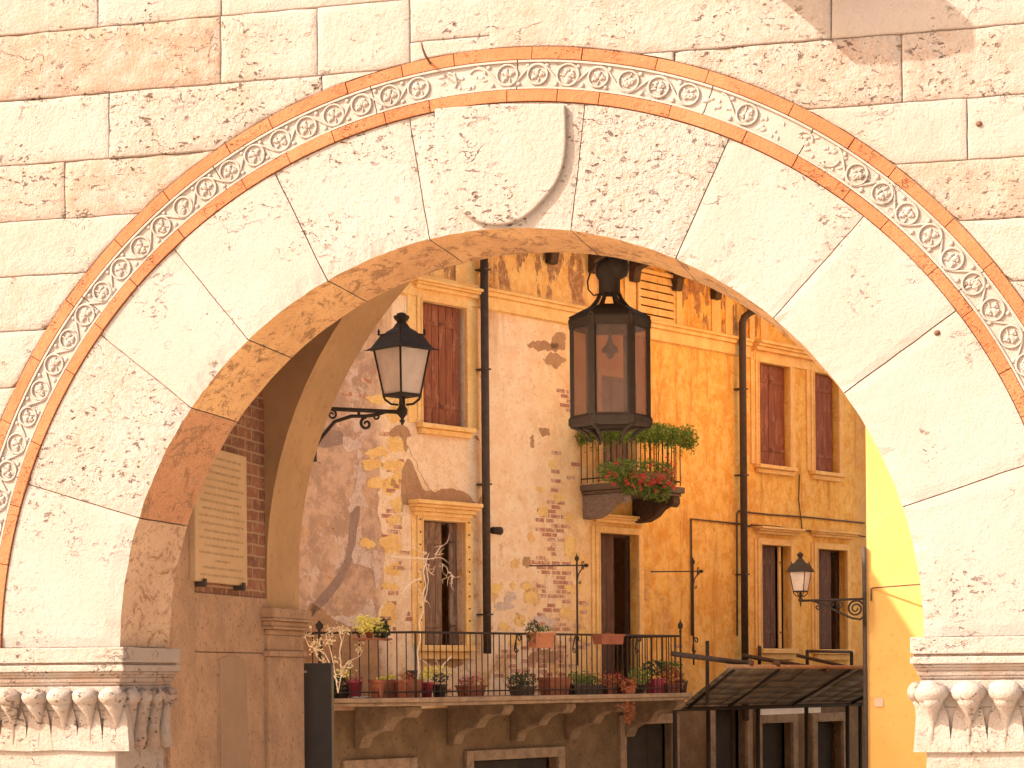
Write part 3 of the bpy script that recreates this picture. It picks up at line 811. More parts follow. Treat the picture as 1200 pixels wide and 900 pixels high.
# ------------------------------------------------------------------ lamps
def hexring(c, r, z, n, rot): return [Vector((c[0]+r*cos(rot+2*pi*i/n), c[1]+r*sin(rot+2*pi*i/n), z)) for i in range(n)]
YL = 1.55
lc = aty(715, 430, YL); lz = lambda py: aty(715, py, YL).z
RL = (aty(762, 430, YL).x-aty(668, 430, YL).x)/2
hl = thing('hanging_lantern', 'large black six-sided iron lantern with dusty glass hanging under the arch', 'lantern', (lc.x, YL, lz(520)))
rot = -YAW*0+math.atan2(RT.y, RT.x)
zr0, zr1, zb0, zb1 = lz(374), lz(386), lz(488), lz(501)
mb = MB()
c3 = (lc.x, YL, 0)
mb.lathe(c3, [(RL*.93, zr1), (RL*1.0, zr1), (RL*1.02, zr0-.012), (RL*1.0, zr0), (RL*.86, lz(368)), (RL*.66, lz(363)), (RL*.45, lz(359)), (RL*.2, lz(357)), (.02, lz(356))], 6, rot)
obj('roof', mb, M['iron'], hl)
mb = MB()
for i in range(6):
    d = Vector((cos(rot+pi/3*i), sin(rot+pi/3*i), 0)); t = Vector((-d.y, d.x, 0))
    prof = [(RL*.98, lz(374)), (RL*.70, lz(368)), (RL*.45, lz(361)), (RL*.30, lz(352)), (RL*.21, lz(342)), (RL*.20, lz(332))]
    pts_ = []
    for j in range(len(prof)-1):
        (r0, z0), (r1, z1) = prof[j], prof[j+1]; w_ = .009
        p0 = Vector((lc.x, YL, z0))+d*r0; p1 = Vector((lc.x, YL, z1))+d*r1
        pts_.append(p0)
    pts_.append(p1)
    mb = MB(); mb.tube(pts_, [.018, .018, .017, .015, .013, .012], 6); obj('crown_rib', mb, M['iron'], hl)
mb = MB()
mb.lathe(c3, [(RL*.20, lz(346)), (RL*.27, lz(343)), (RL*.27, lz(328)), (RL*.34, lz(322)), (RL*.34, lz(314)), (RL*.26, lz(306)), (RL*.12, lz(302)), (.02, lz(300))], 14)
mb.lathe((lc.x+.045, YL, 0), [(.01, lz(330)), (.075, lz(324)), (.095, lz(314)), (.075, lz(304)), (.01, lz(298))], 14)
obj('neck', mb, M['iron'], hl)
mb = MB()
zz = lz(300); i = 0
while zz < 8.4:
    c = Vector((lc.x, YL, zz+.03)); a1 = (Vector((1, 0, 0)) if i % 2 else Vector((0, 1, 0)))
    mb.tube([c+a1*.018*cos(t)+UP*.034*sin(t) for t in [2*pi*j/10 for j in range(10)]], .006, 5, closed=True); zz += .052; i += 1
obj('chain', mb, M['iron'], hl)
mb = MB(); mb.tube([Vector((lc.x-.13, YL, lz(318))), Vector((lc.x-.15, YL, lz(328))), Vector((lc.x-.145, YL, lz(338))), Vector((lc.x-.11, YL, lz(345))), Vector((lc.x-.05, YL, lz(344)))], .006, 6)
mb.tube([Vector((lc.x-.13, YL, lz(318))), Vector((lc.x-.09, YL, lz(308))), Vector((lc.x-.02, YL, lz(302)))], .006, 6)
obj('cable', mb, M['iron'], hl)
vs = hexring(c3, RL*.955, 0, 6, rot)
for i in range(6):
    p = vs[i]; mb = MB(); d = (p-Vector(c3)).normalized(); t = Vector((-d.y, d.x, 0)); w_ = .024
    q = [p+t*w_-d*.02, p-t*w_-d*.02, p-t*w_+d*.008, p+t*w_+d*.008]
    mb.hexa([x+UP*(zb1) for x in q]+[x+UP*zr0 for x in q]); obj('post', mb, M['iron'], hl)
for i in range(6):
    p, q = vs[i]*.985+Vector(c3)*.015, vs[(i+1) % 6]*.985+Vector(c3)*.015; mb = MB()
    nn = ((p+q)/2-Vector(c3)); nn.z = 0; nn.normalize()
    mb.hexa([Vector((a.x, a.y, zb0)) for a in (p, q, q-nn*.004, p-nn*.004)]+[Vector((a.x, a.y, zr1)) for a in (p, q, q-nn*.004, p-nn*.004)])
    obj('glass_pane', mb, M['glass_h'], hl)
mb = MB()
b_ = len(mb.v)
for (r, z) in ((RL*.98, zb0), (RL*1.03, zb0-.02), (RL*1.03, zb1+.015), (RL*.98, zb1), (RL*.80, zb1), (RL*.84, zb0)):
    mb.v += hexring(c3, r, z, 6, rot)
for k in range(6):
    for j in range(6): mb.face((b_+k*6+j, b_+k*6+(j+1) % 6, b_+((k+1) % 6)*6+(j+1) % 6, b_+((k+1) % 6)*6+j))
obj('base_rim', mb, M['iron'], hl)
mb = MB(); mb.box(lc.x-RL*.8, lc.x+RL*.8, YL-.012, YL+.012, zb1, zb1+.015)
for i in range(6):
    d = Vector((cos(rot+pi/3*i), sin(rot+pi/3*i), 0)); c = Vector((lc.x, YL, 0))
    mb.tube([c+d*RL*.97+UP*(zb1+.005), c+d*RL*.75+UP*(zb1-.012), c+d*RL*.58+UP*(zb1-.045), c+d*RL*.47+UP*(zb1-.10)], [.013, .014, .013, .010], 6)
obj('foot_scroll', mb, M['iron'], hl)
mb = MB(); mb.lathe(c3, [(.012, lz(372)), (.012, lz(398)), (.018, lz(399)), (.03, lz(404)), (.055, lz(409)), (.058, lz(413)), (.02, lz(415))], 12); obj('lamp_holder', mb, M['iron'], hl)
mb = MB(); mb.blob((lc.x, YL, lz(415)), (.026, .026, .032), 10, 8); obj('bulb', mb, M['iron'], hl)

def wall_lamp(label, c, py, S, right=False, rotl=0.0):
    """c: centre of the lamp; py(k): height z of the k-th measure; S half width of the roof"""
    t = thing('wall_lamp', label, 'lamp', (c.x, c.y, py['bot']), None)
    hx, hy = RT, FW
    a = rotl
    ax = (RT*cos(a)+FW*sin(a)); ay = (-RT*sin(a)+FW*cos(a))
    cc = Vector((c.x, c.y, 0)); d4 = [ax, ay, -ax, -ay]
    g1 = S*.80; g0 = S*.53
    # glass box posts and panes
    zt, zb = py['rim'], py['gbot']
    for i in range(4):
        mb = MB(); mb.tube([cc+d4[i]*g0+UP*zb, cc+d4[i]*g1+UP*zt], S*.032, 6); obj('post', mb, M['iron'], t)
    for i in range(4):
        p0, p1 = d4[i], d4[(i+1) % 4]; mb = MB(); k = .985
        q = [cc+p0*g0*k+UP*zb, cc+p1*g0*k+UP*zb, cc+p1*g1*k+UP*zt, cc+p0*g1*k+UP*zt]; n_ = -(p0+p1)*.004
        mb.add(q+[x+n_ for x in q], [(0, 1, 2, 3), (7, 6, 5, 4), (0, 4, 5, 1), (1, 5, 6, 2), (2, 6, 7, 3), (3, 7, 4, 0)])
        obj('glass_pane', mb, M['glass_w'], t)
    mb = MB()
    r4 = math.atan2(ax.y, ax.x)
    h = py['top']-py['rim']
    prof = [(g1*.99, zt-.004), (S*1.0, zt-.004), (S*1.01, zt+h*.02), (S*.90, zt+h*.06), (S*.80, zt+h*.17), (S*.64, zt+h*.36), (S*.63, zt+h*.42), (S*.50, zt+h*.44), (S*.42, zt+h*.50), (S*.26, zt+h*.58), (S*.17, zt+h*.70), (S*.12, zt+h*.74)]
    if right: prof = [(g1*.99, zt-.004), (S*1.0, zt-.004), (S*1.0, zt+h*.05), (S*.93, zt+h*.15), (S*.80, zt+h*.32), (S*.62, zt+h*.42), (S*.42, zt+h*.46), (S*.32, zt+h*.56), (S*.20, zt+h*.66), (S*.12, zt+h*.74)]
    mb.lathe(cc, prof, 4, r4); rf = obj('roof', mb, M['iron'], t, bevel=.003)
    for i in range(4):
        mb = MB(); p = cc+d4[i]*S*.66+UP*(zt+h*.38)
        mb.lathe(p, [(.0, 0), (S*.05, .008), (S*.03, S*.09), (S*.045, S*.12), (.002, S*.2)], 8)
        obj('acorn', mb, M['iron'], rf)
        mb = MB(); mb.tube([cc+d4[i]*S*.97+UP*zt, cc+d4[i]*S*1.1+UP*(zt-.003)], [.006, .002], 5); obj('spike', mb, M['iron'], rf)
    mb = MB(); zf = zt+h*.74; q = h*.26
    mb.lathe(cc, [(S*.13, zf-.01), (S*.15, zf+q*.1), (S*.20, zf+q*.25), (S*.24, zf+q*.50), (S*.23, zf+q*.62), (S*.15, zf+q*.72), (S*.13, zf+q*.88), (S*.02, zf+q)], 12); obj('finial', mb, M['iron'], rf)
    mb = MB(); mb.lathe(cc, [(g0*.80, zb-.012), (g0*1.06, zb-.012), (g0*1.08, zb+.008), (g0*.95, zb+.010)], 4, r4); mb.lathe(cc, [(g0*.8, zb-.010), (.01, zb-.008)], 4, r4)
    obj('base_frame', mb, M['iron'], t)
    # cradle arms and stem
    mb = MB(); zc = py['arm']
    for i in range(4):
        d = d4[i]; hh = zb-zc
        mb.tube([cc+d*g0+UP*(zb-.01), cc+d*g0*.92+UP*(zb-hh*.28), cc+d*g0*.6+UP*(zb-hh*.55), cc+d*g0*.2+UP*(zb-hh*.60)], S*.035, 6)
    mb.lathe(cc, [(.004, py['bot']), (S*.05, py['bot']+.01), (S*.03, zc-S*.35), (S*.09, zc-S*.28), (S*.04, zc-S*.22), (S*.10, zc-S*.14), (S*.15, zc-S*.08), (S*.16, zc+S*.06), (S*.10, zc+S*.14), (S*.08, zb-.01)], 12)
    obj('stem', mb, M['iron'], t)
    return t, cc
def spiral(mb, c, ax, ay, r0, turns, th, a0=0, sgn=1, n=26):
    pts = []
    for i in range(n+1):
        f = i/n; a = a0+sgn*2*pi*turns*f; r = r0*(1-.82*f)
        pts.append(c+ax*(r*cos(a))+ay*(r*sin(a)))
    mb.tube(pts, [th*(1-.35*i/n) for i in range(n+1)], 6)
YN = 3.75
c = aty(471, 440, YN); zz_ = lambda q, px=471: aty(px, q, YN).z
S_ = (aty(511, 411, YN).x-aty(433, 411, YN).x)/2/cos(YAW)*1.0
S_ *= .965
wl, cc = wall_lamp('black four-sided wall lamp with milky glass left under the arch, near the rear arch', c,
    dict(top=zz_(366), rim=zz_(410), gbot=zz_(463), arm=zz_(482), bot=zz_(498)), S_)
p0 = cc+UP*zz_(483); we = aty(366, 472, YB+.02); p1 = Vector((we.x, YB+.02, p0.z+.005))
mb = MB(); d = (p1-p0); ln = d.length; d.normalize()
mb.tube([p0, p1], .0165, 8)
mb.tube([p0+d*.14-UP*.004, p0+d*.22-UP*.03, p0+d*.30-UP*.045, p0+d*.42-UP*.05, p0+d*.56-UP*.10, p1-UP*.24-d*.06, p1-UP*.34], .0145, 8)
spiral(mb, p0+d*.30-UP*.105, d, UP, .05, 1.3, .014, pi/2, -1)
spiral(mb, p0+d*.22-UP*.045, d, UP, .03, 1.1, .010, pi/2, 1)
spiral(mb, p0+d*.58-UP*.045, d, UP, .045, 1.5, .011, 0, 1)
mb.tube([p0+d*.36, p0+d*.36-UP*.05], .012, 6)
mb.box(p1.x-.03, p1.x+.03, YB, YB+.03, p1.z-.42, p1.z+.08)
obj('bracket', mb, M['iron'], wl)

# yellow building corner
YY = 16.25
xl = aty(1016, 700, YY).x
YE = 19.4
yb_ = thing('yellow_building', 'plain yellow rendered building, half in sun, seen at the right of the opening', 'building', (xl+4, YY+3, 0))
mb = MB()
mb.hexa([(xl, YY, 0), (xl+12, YY, 0), (xl+12, YE, 0), (xl, YE, 0), (xl, YY, 12), (xl+12, YY, 12), (xl+12, YE, 12), (xl, YE, 12)])
obj('wall', mb, M['yellow'], yb_)
mb = MB(); mb.hexa([(xl-.5, YY-.5, 12), (xl+12.5, YY-.5, 12), (xl+12.5, YE+.3, 12), (xl-.5, YE+.3, 12), (xl+1, YY+1., 12.6), (xl+11, YY+1., 12.6), (xl+11, YE-.8, 12.6), (xl+1, YE-.8, 12.6)])
obj('roof', mb, M['tile'], yb_)
mb = MB()
a_, b_ = aty(1021, 689, YY), aty(1077, 686, YY)
mb.tube([Vector((a_.x, YY-.02, aty(1021, 704, YY).z)), Vector((a_.x, YY-.02, a_.z-.02)), Vector((a_.x+.03, YY-.02, a_.z)), Vector((b_.x, YY-.3, b_.z)), Vector((b_.x+1.5, YY-.3, b_.z+.05))], .011, 6)
obj('cable_pipe', mb, M['rust'], yb_)
mb = MB(); a_ = aty(1025, 818, YY); mb.box(a_.x, a_.x+.11, YY-.02, YY, aty(1025, 828, YY).z, a_.z); obj('junction_box', mb, simple('grey_box', (.62, .5, .38), (.6, .48, .36), 5), yb_)
mb = MB(); mb.tube([(xl-.03, YY-.03, 0), (xl-.03, YY-.03, aty(1014, 641, YY).z)], .028, 8); obj('corner_pipe', mb, M['zinc'], yb_)
# its lamp
YR = YY-.12
c = aty(938, 680, YR); zq = lambda q: aty(938, q, YR).z
S_ = (aty(955.5, 672, YR).x-aty(922.5, 672, YR).x)/2/cos(YAW)
wr, cc = wall_lamp('small black wall lamp on a scrolled bracket, in front of the lower right windows', c,
    dict(top=zq(647), rim=zq(670), gbot=zq(693), arm=zq(703), bot=zq(711)), S_, True, .25)
mb = MB(); zt = zq(704); p0 = Vector((cc.x, cc.y, zt)); p1 = Vector((xl-.02, YR, zt+.01)); d = (p1-p0).normalized(); ln = (p1-p0).length
mb.tube([p0, p1], .018, 6)
mb.tube([p0+d*.16*ln, p0+d*.35*ln-UP*.05, p0+d*.6*ln-UP*.17, p0+d*.8*ln-UP*.25, p0+d*.93*ln-UP*.27, p1-UP*.22], .016, 6)
spiral(mb, p0+d*.86*ln-UP*.125, d, UP, .115, 2.0, .016, pi*.1, 1, 34)
spiral(mb, p0+d*.62*ln-UP*.065, d, UP, .055, 1.5, .012, pi*.5, 1)
spiral(mb, p0+d*.48*ln-UP*.06, d, UP, .035, 1.3, .010, pi*.5, -1)
spiral(mb, p0+d*.27*ln-UP*.09, d, UP, .045, 1.3, .012, pi*.5, -1)
mb.tube([p0+d*.27*ln, p0+d*.27*ln-UP*.05], .011, 6)
mb.tube([p1+UP*.10-Vector((.0, 0, 0)), p1-UP*.36], .022, 6)
obj('bracket', mb, M['iron'], wr)

# ------------------------------------------------------------------ old house
hs = thing('old_house', 'peeling plaster old house, mauve to ochre, with shuttered windows and two balconies', 'house', tuple(L(0, 0, 0)))
ZEAVE = 9.62
OPEN = []   # (u0,u1,z0,z1,depth)
def rect(px0, px1, pyt, pyb, w=0.):     # tops and bottoms read at the left edge
    u0, zt = fp(px0, pyt, w); u1 = fp(px1, pyt, w)[0]; zb = fp(px0, pyb, w)[1]
    return u0, u1, zb, zt
W1 = rect(492, 544, 352, 496); W4 = rect(493, 542, 609, 756); D5 = rect(700, 745, 624, 817)
W2 = rect(887, 923, 424, 544); W3 = rect(952, 980, 436, 552); W6 = rect(890, 924, 638, 760); W7 = rect(956, 990, 643, 761)
DU = rect(702, 742, 440, 563); LV = rect(748, 790, 318, 375)
holes = [W1, W4, D5, W2, W3, W6, W7, DU, LV]
G0 = 2.95
shops = [(-5.2, -4.2, 0.1, 2.45), (-3.0, -1.3, .1, 2.5), (.2, 1.3, .1, 2.9), (rect(835, 872, 828, 880)[0], rect(835, 872, 828, 880)[1], .1, fp(835, 832)[1]), (rect(890, 926, 850, 880)[0], rect(890, 926, 850, 880)[1], .1, fp(890, 848)[1]), (rect(955, 985, 850, 880)[0], rect(955, 985, 850, 880)[1], .1, fp(955, 846)[1])]
holes_all = holes+shops
UL, UR_ = -8.2, 8.3
wl_ = MB()
us = sorted(set([UL, UR_]+[h[0] for h in holes_all]+[h[1] for h in holes_all])); zs = sorted(set([0, 3.2, ZEAVE]+[h[2] for h in holes_all]+[h[3] for h in holes_all]))
for i in range(len(us)-1):
    for j in range(len(zs)-1):
        um, zm = (us[i]+us[i+1])/2, (zs[j]+zs[j+1])/2
        if any(h[0] < um < h[1] and h[2] < zm < h[3] for h in holes_all): continue
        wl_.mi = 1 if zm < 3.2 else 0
        wl_.add([L(us[i], 0, zs[j]), L(us[i+1], 0, zs[j]), L(us[i+1], 0, zs[j+1]), L(us[i], 0, zs[j+1])], [(0, 1, 2, 3)])
DEP = .11
for h in holes_all:
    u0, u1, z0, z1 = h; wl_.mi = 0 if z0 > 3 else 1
    a = [(u0, z0), (u1, z0), (u1, z1), (u0, z1)]
    for k in range(4):
        p, q = a[k], a[(k+1) % 4]
        wl_.add([L(p[0], 0, p[1]), L(q[0], 0, q[1]), L(q[0], -DEP, q[1]), L(p[0], -DEP, p[1])], [(0, 1, 2, 3)])
    wl_.mi = 2
    wl_.fbox(u0-.3, u1+.3, -DEP-.62, -DEP-.6, z0-.2, z1+.2)
    wl_.add([L(u0-.3, -DEP, z0-.2), L(u1+.3, -DEP, z0-.2), L(u1+.3, -DEP-.6, z0-.2), L(u0-.3, -DEP-.6, z0-.2)], [(0, 1, 2, 3)])
wl_.mi = 0
wl_.fbox(UL, UL+.02, -7.5, 0, 0, ZEAVE); wl_.fbox(UL, UR_, -7.6, -7.5, 0, ZEAVE); wl_.fbox(UR_-.02, UR_, -7.5, 0, 0, ZEAVE)
# patches of other plaster, stone and brick let into the wall
def quoin_pad(): rnd_poly([(450, 508), (470, 500), (478, 540), (474, 600), (476, 680), (472, 742), (446, 742), (450, 650), (444, 580)], 0, .003, CR, .04)
def rnd_poly(pts, w, th, mi, jag=.02, sub=9):
    q = [Vector((*fp(a, b), 0)) for a, b in pts]; out = []
    n = len(q); sd = random.uniform(0, 99)
    for i in range(n):
        a, b, c_, d = q[i-1], q[i], q[(i+1) % n], q[(i+2) % n]
        for k in range(sub):
            t = k/sub; r = .5*((2*b)+(c_-a)*t+(2*a-5*b+4*c_-d)*t*t+(-a+3*b-3*c_+d)*t**3)
            nv = noise.noise_vector(r*9+Vector((sd, 0, 0)))+noise.noise_vector(r*31+Vector((sd, 0, 0)))*.7+noise.noise_vector(r*3+Vector((sd, 0, 0)))*.8; out.append((r.x+nv.x*jag*1.3, r.y+nv.y*jag*1.3))
    wl_.mi = mi; wl_.prism(out, lambda u, z, dd: L(u, dd, z), w-.01, w+th)
def blobp(px, py, rx, ry, mi, th=.006):
    rnd_poly([(px+rx*cos(t)*random.uniform(.85, 1.1), py+ry*sin(t)*random.uniform(.85, 1.1)) for t in [2*pi*i/7 for i in range(7)]][::-1], .0, th, mi, .03, 6)
BR, WH, CR, YE_, RD, CK = 3, 4, 5, 6, 7, 8
# cream plaster right of the quoin and around the first window
rnd_poly([(478, 322), (488, 330), (487, 500), (478, 505), (480, 530), (470, 540), (468, 500), (476, 420), (474, 350)], 0, .005, CR)
rnd_poly([(480, 512), (560, 516), (565, 560), (560, 588), (545, 578), (520, 573), (505, 576), (495, 560), (486, 540)], 0, .012, CR, .02)
rnd_poly([(472, 548), (479, 538), (488, 556), (497, 573), (512, 571), (530, 570), (548, 580), (552, 592), (478, 592), (470, 572)], .0, .008, BR, .012)
rnd_poly([(456, 508), (464, 498), (478, 502), (480, 518), (474, 530), (470, 512), (460, 512)], 0, .009, BR, .01)
rnd_poly([(475, 532), (483, 590), (482, 690), (472, 740), (465, 740), (470, 650), (470, 600)], 0, .006, CR, .02)
rnd_poly([(556, 512), (562, 520), (561, 560), (565, 592), (560, 590), (557, 550)], 0, .010, BR, .006)
# mauve bay: pale and dark patches
rnd_poly([(402, 512), (418, 515), (422, 526), (412, 532), (402, 524)], 0, .006, WH, .03)
rnd_poly([(420, 540), (428, 552), (424, 575), (432, 596), (418, 592), (410, 600), (406, 590), (416, 570)], 0, .006, WH, .035)
rnd_poly([(414, 640), (424, 645), (438, 652), (446, 668), (442, 690), (437, 672), (426, 664), (412, 660)], 0, .006, WH, .03)
rnd_poly([(430, 700), (438, 706), (436, 738), (400, 730), (388, 722), (408, 722), (424, 714)], 0, .006, WH, .03)
rnd_poly([(355, 500), (398, 505), (400, 520), (375, 525), (360, 520)], 0, .004, CK, .02)
rnd_poly([(412, 592), (422, 592), (418, 620), (414, 650), (404, 676), (388, 700), (372, 716), (362, 724), (366, 708), (384, 688), (398, 668), (407, 645), (409, 620)], 0, .004, CK, .01)
rnd_poly([(368, 708), (400, 730), (438, 742), (438, 818), (360, 818), (360, 720)], 0, .004, BR, .02)
# yellow stones of the old quoin
quoin_pad()
for (px, py, rx, ry) in ((463, 522, 9, 10), (440, 531, 12, 5), (436, 543, 12, 6), (460, 546, 12, 6), (440, 566, 10, 6), (456, 572, 8, 9), (465, 562, 6, 8), (459, 638, 11, 11), (461, 666, 10, 6),
                         (455, 722, 9, 16), (466, 592, 8, 8), (462, 610, 8, 5), (456, 688, 9, 4), (430, 636, 9, 5), (445, 468, 14, 5), (470, 470, 8, 14), (524, 536, 5, 8), (463, 487, 8, 9)):
    blobp(px, py, rx*1.15, ry*1.1, YE_)
for (px, py, rx, ry) in ((604, 662, 7, 6), (582, 688, 8, 6), (617, 689, 7, 6), (600, 686, 4, 5), (609, 727, 7, 7), (622, 629, 4, 5), (636, 599, 6, 7), (655, 580, 6, 5), (667, 606, 7, 5), (668, 640, 8, 12),
                         (664, 718, 8, 6), (680, 716, 5, 5), (672, 690, 10, 6), (620, 700, 8, 8), (648, 545, 5, 6), (632, 575, 4, 4), (683, 745, 9, 8), (590, 735, 7, 5), (604, 752, 8, 6), (676, 655, 8, 6)):
    blobp(px, py, rx, ry, YE_)
for (px, py, rx, ry, mi) in ((636, 405, 20, 6, BR), (650, 422, 12, 8, BR), (655, 400, 8, 12, BR), (637, 506, 6, 5, BR), (623, 518, 2.5, 8, BR), (618, 656, 6, 7, BR), (560, 545, 3, 6, BR), (598, 700, 8, 5, WH), (645, 690, 6, 20, CR), (655, 640, 5, 22, CR), (636, 730, 14, 9, WH), (590, 712, 12, 5, WH), (640, 770, 20, 8, BR), (520, 775, 20, 6, BR)):
    blobp(px, py, rx, ry, mi, .005)
def bricks(px0, px1, py0, py1, dens, seedoff=0):
    u0, z1 = fp(px0, py0); u1, z0 = fp(px1, py1)
    z = z0; r = 0
    while z < z1:
        u = u0+(.11 if r % 2 else 0)+random.uniform(-.02, .02)
        while u < u1:
            fx = (u-u0)/(u1-u0); fz = (z-z0)/(z1-z0)
            edge = 1-abs(fx-.5)*1.3; nn = noise.noise(Vector((u*1.3+seedoff, z*1.1, 0)))*.5+.5
            if random.random() < dens*edge*(.4+nn):
                wl_.mi = RD; wl_.fbox(u, u+random.uniform(.15, .2), -.01, random.uniform(.002, .007), z+.006, z+.055)
            u += .215
        z += .064; r += 1
bricks(622, 662, 585, 740, .95); bricks(445, 475, 500, 740, .7, 5); bricks(605, 640, 742, 812, .6, 9); bricks(660, 690, 700, 812, .35, 2); bricks(400, 450, 430, 470, .28, 4); bricks(580, 700, 755, 815, .4, 7)
bricks(645, 672, 455, 490, .5, 3); bricks(640, 676, 520, 585, .35, 11); bricks(505, 545, 770, 812, .35, 7); bricks(525, 545, 515, 530, .5, 1); bricks(770, 840, 720, 770, .12, 1)
house_wall = obj('wall', wl_, [M['facade'], M['lowwall'], M['dark'], M['f_brown'], M['f_white'], M['f_cream'], M['f_yellow'], M['f_red'], M['f_crack']], hs)

def tr(name, mb, mat=None, parent=hs, **k): return obj(name, mb, mat or M['trim'], parent, **k)
def zof(px, py): return fp(px, py)[1]
# string course and entablature
mb = MB(); z1 = 8.70
d1u = fu(880)
mb.fbox(UL, d1u, 0, .035, 8.43, 8.60); mb.fbox(UL, d1u, 0, .07, 8.60, 8.66); mb.fbox(UL, d1u, 0, .10, 8.66, 8.70)
mb.fbox(UL, d1u, 0, .02, 8.415, 8.428)
tr('string_course', mb, bevel=.006)
# pilaster strips of the frieze
mb = MB()
for a_, b_ in ((536, 565), (734, 747), (791, 801), (836, 846), (852, 860), (880, 886), (893, 902)):
    mb = MB(); mb.fbox(fu(a_), fu(b_), 0, .02, 8.71, ZEAVE); tr('frieze_strip', mb, bevel=.004)
# roof and eaves
mb = MB()
mb.add([L(UL-.4, .75, ZEAVE+.12), L(UR_+.2, .75, ZEAVE+.12), L(UR_+.2, -3.8, ZEAVE+1.5), L(UL-.4, -3.8, ZEAVE+1.5), L(UL-.4, .75, ZEAVE+.02), L(UR_+.2, .75, ZEAVE+.02), L(UR_+.2, -3.8, ZEAVE+.02), L(UL-.4, -3.8, ZEAVE+.02)],
       [(0, 1, 2, 3), (4, 7, 6, 5), (0, 4, 5, 1), (1, 5, 6, 2), (3, 2, 6, 7), (0, 3, 7, 4)])
mb.add([L(UL-.4, -8.2, ZEAVE+.12), L(UR_+.2, -8.2, ZEAVE+.12), L(UR_+.2, -3.8, ZEAVE+1.5), L(UL-.4, -3.8, ZEAVE+1.5)], [(3, 2, 1, 0)])
tr('roof', mb, M['tile'])
mb = MB(); u = UL-.4
while u < UR_: mb.tube([L(u, .78, ZEAVE+.16), L(u, -3.8, ZEAVE+1.54)], .07, 7); u += .2
tr('roof_tile', mb, M['tile'])
mb = MB(); mb.tube([L(UL-.4, .82, ZEAVE+.08), L(UR_+.2, .82, ZEAVE+.08)], .075, 8); tr('gutter', mb, M['zinc'])
for px in (510, 642, 692, 739, 789, 835, 872, 905):
    u = fu(px); mb = MB()
    prof = [(0, -.42), (.10, -.42), (.13, -.25), (.30, -.20), (.42, -.10), (.52, -.06), (.55, .02), (0, .02)]
    mb.prism(prof, lambda w, z, d: L(u+d, w, ZEAVE+z), 0, .16)
    tr('eaves_bracket', mb, M['timber'], bevel=.01)
# louvre
u0, u1, z0, z1 = LV; mb = MB()
k = 6
for i in range(k):
    za = z0+(z1-z0)*i/k; zb = za+(z1-z0)/k
    mb.hexa([L(u0, .034, za), L(u1, .034, za), L(u1, .012, za), L(u0, .012, za), L(u0, .006, zb-.016), L(u1, .006, zb-.016), L(u1, -.02, zb-.012), L(u0, -.02, zb-.012)])
    mb.fbox((u0+u1)/2-.012, (u0+u1)/2+.012, .02, .035, za, za+.05)
lv = tr('louvred_vent', mb)
mb = MB()
for a in ((u0-.06, u0, z0-.0, z1+.05), (u1, u1+.07, z0-.0, z1+.05), (u0, u1, z1, z1+.05)): mb.fbox(a[0], a[1], 0, .045, a[2], a[3])
tr('frame', mb, parent=lv, bevel=.004)

def planks(mb, u0, u1, z0, z1, w, n, batten=True):
    for i in range(n):
        a = u0+(u1-u0)*i/n; b = u0+(u1-u0)*(i+1)/n
        mb.fbox(a+.002, b-.002, w-.03, w+random.uniform(-.002, .002), z0, z1)
    if batten:
        for f in (.16, .84): mb.fbox(u0+.02, u1-.02, w, w+.012, z0+(z1-z0)*f-.03, z0+(z1-z0)*f+.03)
def frame(parent, h, fw, w=.04, top=None, outer=0):
    u0, u1, z0, z1 = h; mb = MB(); t = top or fw
    mb.fbox(u0-fw, u0, 0, w, z0, z1+t); mb.fbox(u1, u1+fw, 0, w, z0, z1+t); mb.fbox(u0, u1, 0, w, z1, z1+t)
    if outer:
        mb.fbox(u0-fw-outer, u0-fw, 0, w*.5, z0, z1+t); mb.fbox(u1+fw, u1+fw+outer, 0, w*.5, z0, z1+t)
    # raised inner bead
    mb.fbox(u0-.025, u0, w, w+.012, z0, z1+.025); mb.fbox(u1, u1+.025, w, w+.012, z0, z1+.025); mb.fbox(u0, u1, w, w+.012, z1, z1+.025)
    return tr('frame', mb, parent=parent, bevel=.004)
def mould(parent, u0, u1, zt, steps, name='cornice'):
    mb = MB(); z = zt
    for h_, w_, ov in steps: mb.fbox(u0-ov, u1+ov, 0, w_, z-h_+.0008, z); z -= h_
    return tr(name, mb, parent=parent, bevel=.005)
def sill(parent, h, z_, ov=.09, th=.13):
    u0, u1 = h[0]-ov, h[1]+ov; mb = MB(); mb.fbox(u0, u1, -.2, .12, z_-th*.45, z_); mb.fbox(u0+.03, u1-.03, 0, .07, z_-th, z_-th*.45-.001)
    return tr('sill', mb, parent=parent, bevel=.008)
def window(h, leaves_, wood, lab=None, name='window'):
    """leaves: (fraction0, fraction1, depth, planks)"""
    u0, u1, z0, z1 = h
    mb = MB(); d = .04
    mb.fbox(u0+.001, u0+.025, -.19, -.14, z0, z1); mb.fbox(u1-.02, u1-.001, -.19, -.14, z0, z1); mb.fbox(u0+.025, u1-.02, -.19, -.14, z1-.03, z1)
    g = tr(name, mb, M['doorwood'], label=lab)
    for a, b, w, n, wd in leaves_:
        mb = MB(); planks(mb, u0+(u1-u0)*a+.004, u0+(u1-u0)*b-.004, z0+.01, z1-.01, w, n); o = tr('shutter', mb, wd, g, bevel=.003)
        mb = MB()
        for f in (.16, .84): mb.fbox(u0+(u1-u0)*a+.01, u0+(u1-u0)*a+.09, w+.012, w+.018, z0+(z1-z0)*f-.012, z0+(z1-z0)*f+.012)
        tr('hinge', mb, M['rust'], g)
    return g
OW, SH, DW = M['oldwood'], M['shutter'], M['doorwood']
w1 = window(W1, [(0, .47, -.05, 3, SH), (.47, .95, -.05, 3, SH)], SH, 'window with closed red-brown shutters at upper left')
